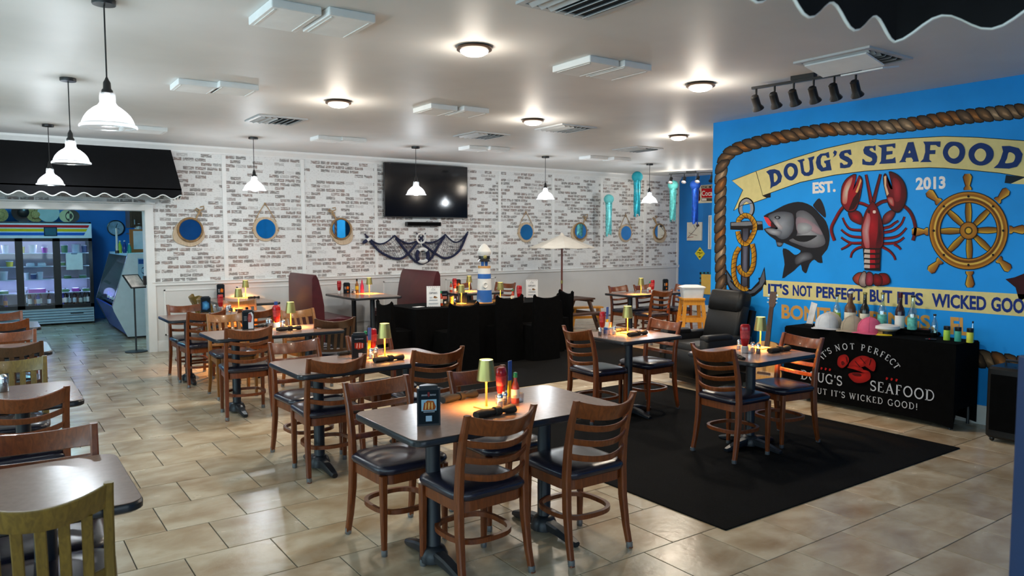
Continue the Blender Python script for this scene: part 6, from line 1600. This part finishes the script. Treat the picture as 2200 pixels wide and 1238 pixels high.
MB().box((W_/2-.3, -.03, .22), (.22, .012, .03)).build('badge', BLACKP, t, smooth=False)
FRZ = emission('cooler_tube', (.62, .72, 1.0), 2.2)
nd = 3; dw = W_/nd
GL = glassy('cooler_glass', (.9, .95, 1.0), .95, .03)
for k in range(nd):
    xk = -W_/2+dw*(k+.5)
    dr = MB()
    for s_ in (-1, 1): dr.box((xk+s_*(dw/2-.03), -.02, 1.0), (.06, .05, 1.34))
    dr.box((xk, -.02, 1.64), (dw, .05, .06)); dr.box((xk, -.02, .36), (dw, .05, .07)); d_ = dr.build('door', BLACKP, t, smooth=False)
    MB().box((xk, -.015, 1.0), (dw-.1, .008, 1.24)).build('pane', GL, d_, smooth=False)
    MB().box((xk+(dw/2-.045), -.06, 1.0), (.02, .03, .4)).build('handle', BLACKP, d_, smooth=False)
    for z in (.62, .88, 1.13, 1.38): MB().box((xk, dp/2-.02, z), (dw-.02, dp-.14, .015)).build('shelf', CW, t, smooth=False)
    for s_ in (-1, 1): MB().box((xk+s_*(dw/2-.04), .03, 1.0), (.02, .02, 1.2)).build('light_tube', FRZ, t, smooth=False)
    lamp_light(t, 'cooler_light', (xk, .15, 1.52), 3.0, (.46, .52, 1.0), .1)
    lamp_light(t, 'cooler_light', (xk, .12, .75), 2.6, (.46, .52, 1.0), .1)
# contents
shelf_z = {0: .375, 1: .628, 2: .888, 3: 1.138, 4: 1.388}
BC = [(DG, LABELW, 'dark'), (glassy('aqua_bottle', (.4, .9, .9), .5, .05), None, 'aqua'), (mat('violet_bottle', (.10, .04, .22), .2), mat('orange_label', (.7, .2, .05), .5), 'violet orange-labelled'), (WINE, WHITE, 'white-labelled'), (mat('cobalt_bottle', (.03, .05, .35), .15), LABELW, 'cobalt'), (glassy('frosted_bottle', (.8, .86, 1), .35, .2), WHITE, 'frosted'), (BRN, LABELW, 'brown')]
fy = CY+.14
row = [(30, 2), (146, 1), (160, 6), (193, 2), (205, 4), (217, 0), (262, 3), (340, 4), (352, 0), (372, 5), (398, 3), (402, 5), (430, 0), (455, 6), (468, 0)]
names = ['first', 'second', 'third', 'fourth', 'fifth', 'sixth', 'seventh', 'eighth', 'ninth', 'tenth', 'eleventh', 'twelfth', 'thirteenth', 'fourteenth', 'fifteenth']
for i, (zx, k) in enumerate(row):
    g_, l_, nm_ = BC[k]; px = zx*.4038; p = P(px, 655, y=fy)
    bottle(0, 0, .27+.02*(i % 3), .032, g_, '%s bottle, %s from the left on the cooler bottom shelf' % (nm_, names[i]), l_, None, at=(p.x, fy+.05*(i % 2)), z=shelf_z[0])
def carton(zx, lev, w, h, m_, lab, k='tub'):
    px = zx*.4038; p = P(px, 600, y=fy)
    t = thing('food_tub' if k == 'tub' else 'food_pack', lab, 'container', (p.x, fy, shelf_z[lev]), 0, 'containers in the cooler')
    if k == 'tub':
        MB().lathe([(w*.42, 0), (w*.5, h)], 16).build('tub', m_, t); MB().lathe([(w*.52, h), (w*.53, h+.012), (w*.48, h+.016)], 16).build('lid', CW, t)
    else:
        m = MB(); slab(m, w, .12, .015, 0, h, .006); m.build('tray', m_, t); m = MB(); slab(m, w*.9, .1, .01, h, h+.01, .003); m.build('film', CW, t)
TW, TY, TG, TR, TB = mat('tub_milk', (.7, .7, .72), .4), mat('tub_yellow', (.75, .6, .05), .4), mat('tub_green', (.08, .2, .06), .5), mat('tub_magenta', (.4, .06, .3), .4), mat('tub_navy', (.06, .08, .2), .4)
for zx, lev, w, h, m_, lab, k in ((15, 1, .16, .05, TG, 'green pack on the left cooler door, second shelf', 'pack'), (20, 2, .14, .15, TW, 'white tub behind the left cooler door, third shelf', 'tub'), (55, 3, .12, .09, TY, 'yellow tub behind the left cooler door, fourth shelf', 'tub'), (35, 4, .12, .14, TW, 'white tub behind the left cooler door, top shelf', 'tub'),
    (125, 1, .10, .10, TW, 'white jar behind the middle cooler door, second shelf', 'tub'), (195, 1, .28, .07, TR, 'magenta packs behind the middle cooler door', 'pack'), (140, 2, .10, .11, TW, 'white tub, first on the middle door third shelf', 'tub'), (180, 2, .10, .09, TB, 'navy tub, second on the middle door third shelf', 'tub'), (215, 2, .10, .12, TW, 'white tub, third on the middle door third shelf', 'tub'),
    (165, 3, .14, .05, TW, 'flat white pack, left on the middle door fourth shelf', 'pack'), (225, 3, .14, .05, TW, 'flat white pack, right on the middle door fourth shelf', 'pack'), (125, 4, .09, .12, TY, 'yellow tub, first on the middle door top shelf', 'tub'), (180, 4, .14, .14, TW, 'tall white tub on the middle door top shelf', 'tub'), (245, 4, .10, .10, TR, 'red tub on the middle door top shelf', 'tub'),
    (345, 1, .12, .05, TG, 'green pack, left behind the right cooler door', 'pack'), (400, 1, .12, .06, TR, 'red pack behind the right cooler door', 'pack'), (455, 1, .12, .05, TG, 'green pack, right behind the right cooler door', 'pack'), (360, 2, .12, .05, TG, 'dark pack on the right door third shelf, left', 'pack'), (440, 2, .12, .05, TG, 'dark pack on the right door third shelf, right', 'pack'), (335, 3, .10, .06, TG, 'dark green pack on the right door fourth shelf', 'pack'), (350, 4, .12, .14, TG, 'green jar, left on the right door top shelf', 'tub'), (410, 4, .16, .15, TW, 'grey tub in the middle of the right door top shelf', 'tub'), (455, 4, .10, .13, TB, 'navy jar, right on the right door top shelf', 'tub')):
    carton(zx, lev, w, h, m_, lab, k)
p = P(160, 562, y=CY-.05); t = thing('door_notice', 'white paper notice taped to the right cooler door', 'notice', (p.x, CY-.035, p.z)); MB().box((0, 0, 0), (.28, .002, .32)).build('sheet', PAPERW, t, smooth=False); MB().box((0, -.002, .15), (.1, .002, .03)).build('tape', CLEAR, t, smooth=False)
# hats and plates on top of the cooler
STRAW = mat('straw', (.45, .33, .12), .9, noise=.3, nscale=50)
for px, py, r, m_, lab, k in ((0, 462, .13, STRAW, 'straw hat at the left edge on top of the cooler', 1), (50, 461, .19, BLACKP, 'black round hat leaning on top of the cooler', 1), (76, 463, .15, STRAW, 'straw hat behind the black hat on the cooler', 1), (104, 462, .18, mat('pale_disc', (.42, .52, .5), .6), 'pale round platter on top of the cooler', 0), (142, 464, .12, mat('cream_disc', (.6, .55, .3), .6), 'cream round platter on top of the cooler', 0), (155, 466, .12, mat('brown_disc', (.07, .05, .04), .6), 'dark round platter leaning before the cream one', 0)):
    p = P(px, py, y=CY+.15+.04*k)
    t = thing('hat' if k else 'platter', lab, 'hat' if k else 'platter', (p.x, CY+.1+.05*k, CZ+r*.98)); M_ = Matrix.Rotation(R(100), 3, 'X')
    MB().lathe([(.002, .0), (r*.7, .004), (r, .015), (r, .02), (r*.6, .012), (.002, .01)], 28, (0, 0, 0), M_).build('brim' if k else 'plate', m_, t); MB().lathe([(r*.52, .0), (r*.48, r*.4), (r*.3, r*.5), (.002, r*.52)] if k else [(r*.5, .006), (r*.52, .016), (.002, .018)], 24, (0, 0, 0), M_).build('crown' if k else 'well', m_, t)
# clock
p = P(249, 490, y=YB-.03); t = thing('wall_clock', 'round black-rimmed wall clock right of the cooler', 'clock', (p.x, YB-.005, p.z)); RX = Matrix.Rotation(R(90), 3, 'X')
MB().lathe([(.10, 0), (.165, 0), (.165, .03), (.15, .035), (.145, .02)], 28, (0, 0, 0), RX, cap=False).build('rim', BLACKP, t); MB().lathe([(.148, .0), (.148, .012)], 28, (0, 0, 0), RX).build('face', mat('clock_face', (.35, .45, .55), .5, noise=.4, nscale=10), t)
for an, ln in ((70, .1), (-20, .07)): MB().sweep([(0, -.016, 0), (ln*math.cos(R(an)), -.016, ln*math.sin(R(an)))], .004, .01, .001, up=(0, 0, 1)).build('clock_hand', BLACKP, t)
# display case seen from its white end
CaY0, CaY1 = 13.75, 16.0
prof = [P(275, 545, y=CaY0), P(242, 660, y=CaY0), P(275, 726, y=CaY0)]
xb = 2.62
t = thing('display_case', 'white slanted-front refrigerated display case seen from its end', 'display case', (prof[2].x, CaY0, 0))
ox = prof[2].x
pf = [(prof[0].x-ox, prof[0].z), (prof[1].x-ox, prof[1].z), (prof[1].x-ox+.02, prof[1].z-.08), (0, .03), (xb-ox, .03), (xb-ox, prof[0].z)]
CASEW = mat('case_white', (.62, .72, .76), .4)
L = CaY1-CaY0
CASED = mat('case_inside', (.02, .045, .05), .5)
for y in (0, L-.04): MB().prism(pf, y, y+.04, lambda p, h: (p[0], h, p[1])).build('end_panel', CASEW if y == 0 else CASED, t, smooth=False)
MB().box((xb-ox-.2, L/2, (prof[0].z+prof[1].z)/2), (.02, L-.1, prof[0].z-prof[1].z-.06)).build('liner', CASED, t, smooth=False)
zt, zm = prof[0].z, prof[1].z; xt, xm = prof[0].x-ox, prof[1].x-ox
m = MB(); m.add([(xt, .04, zt), (xt, L-.04, zt), (xm, L-.04, zm), (xm, .04, zm), (xt+.006, .04, zt), (xt+.006, L-.04, zt), (xm+.006, L-.04, zm), (xm+.006, .04, zm)], [(0, 1, 2, 3), (7, 6, 5, 4)]); m.build('glass_front', GL, t, smooth=False)
m = MB(); m.loft([[(xt-.005, y, zt), (xt-.012, y, zt-.02), (xm-.012, y, zm), (xm-.002, y, zm+.01)] for y in (.0, .03)]); m.build('front_trim', CHROME, t, smooth=False)
MB().prism([(xm, zm), (xm+.03, zm), (.05, .05), (0, .05)], .04, L-.04, lambda p, h: (p[0], h, p[1])).build('lower_front', mat('case_blue', (.02, .06, .40), .4), t, smooth=False)
MB().box(((xt+xb-ox)/2, L/2, zt-.02), (xb-ox-xt, L-.02, .04)).build('top_panel', CASEW, t, smooth=False); MB().box(((xm+xb-ox)/2+.05, L/2, zm), (xb-ox-xm-.12, L-.1, .02)).build('deck', CASED, t, smooth=False); MB().box(((xt+xb-ox)/2+.05, L/2, (zt+zm)/2), (.3, L-.1, .015)).build('shelf', CASED, t, smooth=False)
lamp_light(t, 'case_light', (xt+.15, L*.4, zt-.12), 6, (.6, .85, 1.0), .08)
a = Art(lambda u, v, L_: (prof[0].x-ox+.25+u*.1, -.002-L_*.0008, v)); zz = P(305, 575, y=CaY0).z
a.poly([(-1.1, zz-.18), (1.1, zz-.18), (1.1, zz+.16), (-1.1, zz+.16)], (150, 190, 214)); a.poly([(-1, zz+.06), (1, zz+.06), (1, zz+.14), (-1, zz+.14)], (40, 84, 150)); a.stroke([(.6*math.cos(k*.63), zz-.05+.06*math.sin(k*.63)) for k in range(10)], .02, (60, 84, 110), True); a.build('printed_sticker', t, PRINT)
for i in range(6):
    b = bottle(0, 0, .16, .03, BC[(i*2+1) % 7][0], 'small bottle in the display case, %s from its near end' % names[i], LABELW, None, at=(ox+xm+.16, CaY0+.25+i*.3), z=zm+.01, name='juice_bottle')
# bottles on the case top, cabinet, papers
for i, (px, g_, h, nm) in enumerate(((252, glassy('lime_bottle', (.5, .8, .2), .4, .1), .22, 'lime green'), (258, LIME, .2, 'pale green'), (268, mat('cobalt2', (.02, .06, .3), .2), .2, 'dark blue'), (278, TEALJ, .15, 'teal'))):
    p = P(px, 540, y=14.3); bottle(0, 0, h, .032, g_, '%s bottle standing on top of the display case' % nm, None, CAPW, at=(p.x, 14.3), z=zt, name='syrup_bottle')
p = P(293, 470, y=15.2); t = thing('wall_cabinet', 'dark wall cabinet above the display case', 'cabinet', (p.x+.12, 15.3, 1.86)); MB().box((0, 0, .3), (.5, .5, .6)).build('body', W_DARK, t, smooth=False); MB().box((-.05, -.05, -.11), (.4, .55, .02)).box((.1, .1, -.05), (.04, .3, .1)).build('ledge', W_DARK, t, smooth=False); d_ = MB().box((0, -.26, .3), (.46, .02, .56)).build('door', W_DARK, t, smooth=False); MB().box((-.18, -.275, .1), (.015, .015, .09)).build('handle', CHROME, d_, smooth=False)
p = P(296, 520, y=14.6); t = thing('menu_board', 'white sheet in an orange wooden frame behind the display case', 'notice board', (p.x+.05, 14.6, zt)); MB().box((0, 0, .2), (.36, .02, .42)).build('frame', mat('frame_orange', (.5, .16, .03), .5), t, smooth=False); MB().box((.02, -.012, .22), (.28, .004, .32)).build('sheet', PAPERW, t, smooth=False)
for i in range(3):
    p = P(296, 490, y=14.9); t = thing('white_cup', 'white cup, %s of the stack below the dark cabinet' % ('bottom', 'middle', 'top')[i], 'cup', (p.x+.04, 15.1, 1.76+i*.05)); MB().lathe([(.05, 0), (.075, .075), (.07, .075), (.046, .006)], 14).build('cup', WHITE, t)
p = P(312, 603, y=YW-.03); t = thing('card_reader', 'small black box fixed to the opening jamb', 'card reader', (XJ-.02, YW+.03, p.z)); MB().box((0, 0, 0), (.05, .06, .13)).build('case', BLACKP, t, smooth=False); MB().box((-.027, 0, .02), (.004, .045, .05)).build('screen', mat('reader_screen', (.05, .06, .07), .2), t, smooth=False)
p = P(243, 540, y=13.95); t = thing('tube_light', 'slim white tube with dark foot on the display case front edge', 'tube', (p.x+.06, 13.95, zt)); MB().lathe([(.03, 0), (.03, .05)], 10).build('foot', BLACKP, t); MB().lathe([(.016, .05), (.016, .42)], 10).build('tube', WHITE, t)
# menu stand
p = P(293, 756, z=0); t = thing('sign_stand', 'black floor stand with tilted menu frame in the opening', 'sign stand', (p.x, p.y, 0), R(20))
MB().lathe([(.15, 0), (.15, .012), (.03, .022)], 28).build('base', BLACKM, t); MB().tube([(0, 0, .015), (0, 0, 1.0)], .012, 10).build('pole', BLACKM, t)
f_ = MB(); f_.box((0, -.02, 1.04), (.24, .012, .3), rx=R(-52)); fr_ = f_.build('frame', BLACKP, t, smooth=False)
m = MB(); m.box((0, -.0253, 1.0445), (.2, .004, .26), rx=R(-52)); m.build('menu_sheet', mat('menu_sheet', (.6, .55, .5), .4, noise=.5, nscale=9), fr_, smooth=False)
# light in the back room
lamp_light(None, 'back_room_light', (.9, 14.6, 2.75), 55, (.26, .76, 1.0), .2)
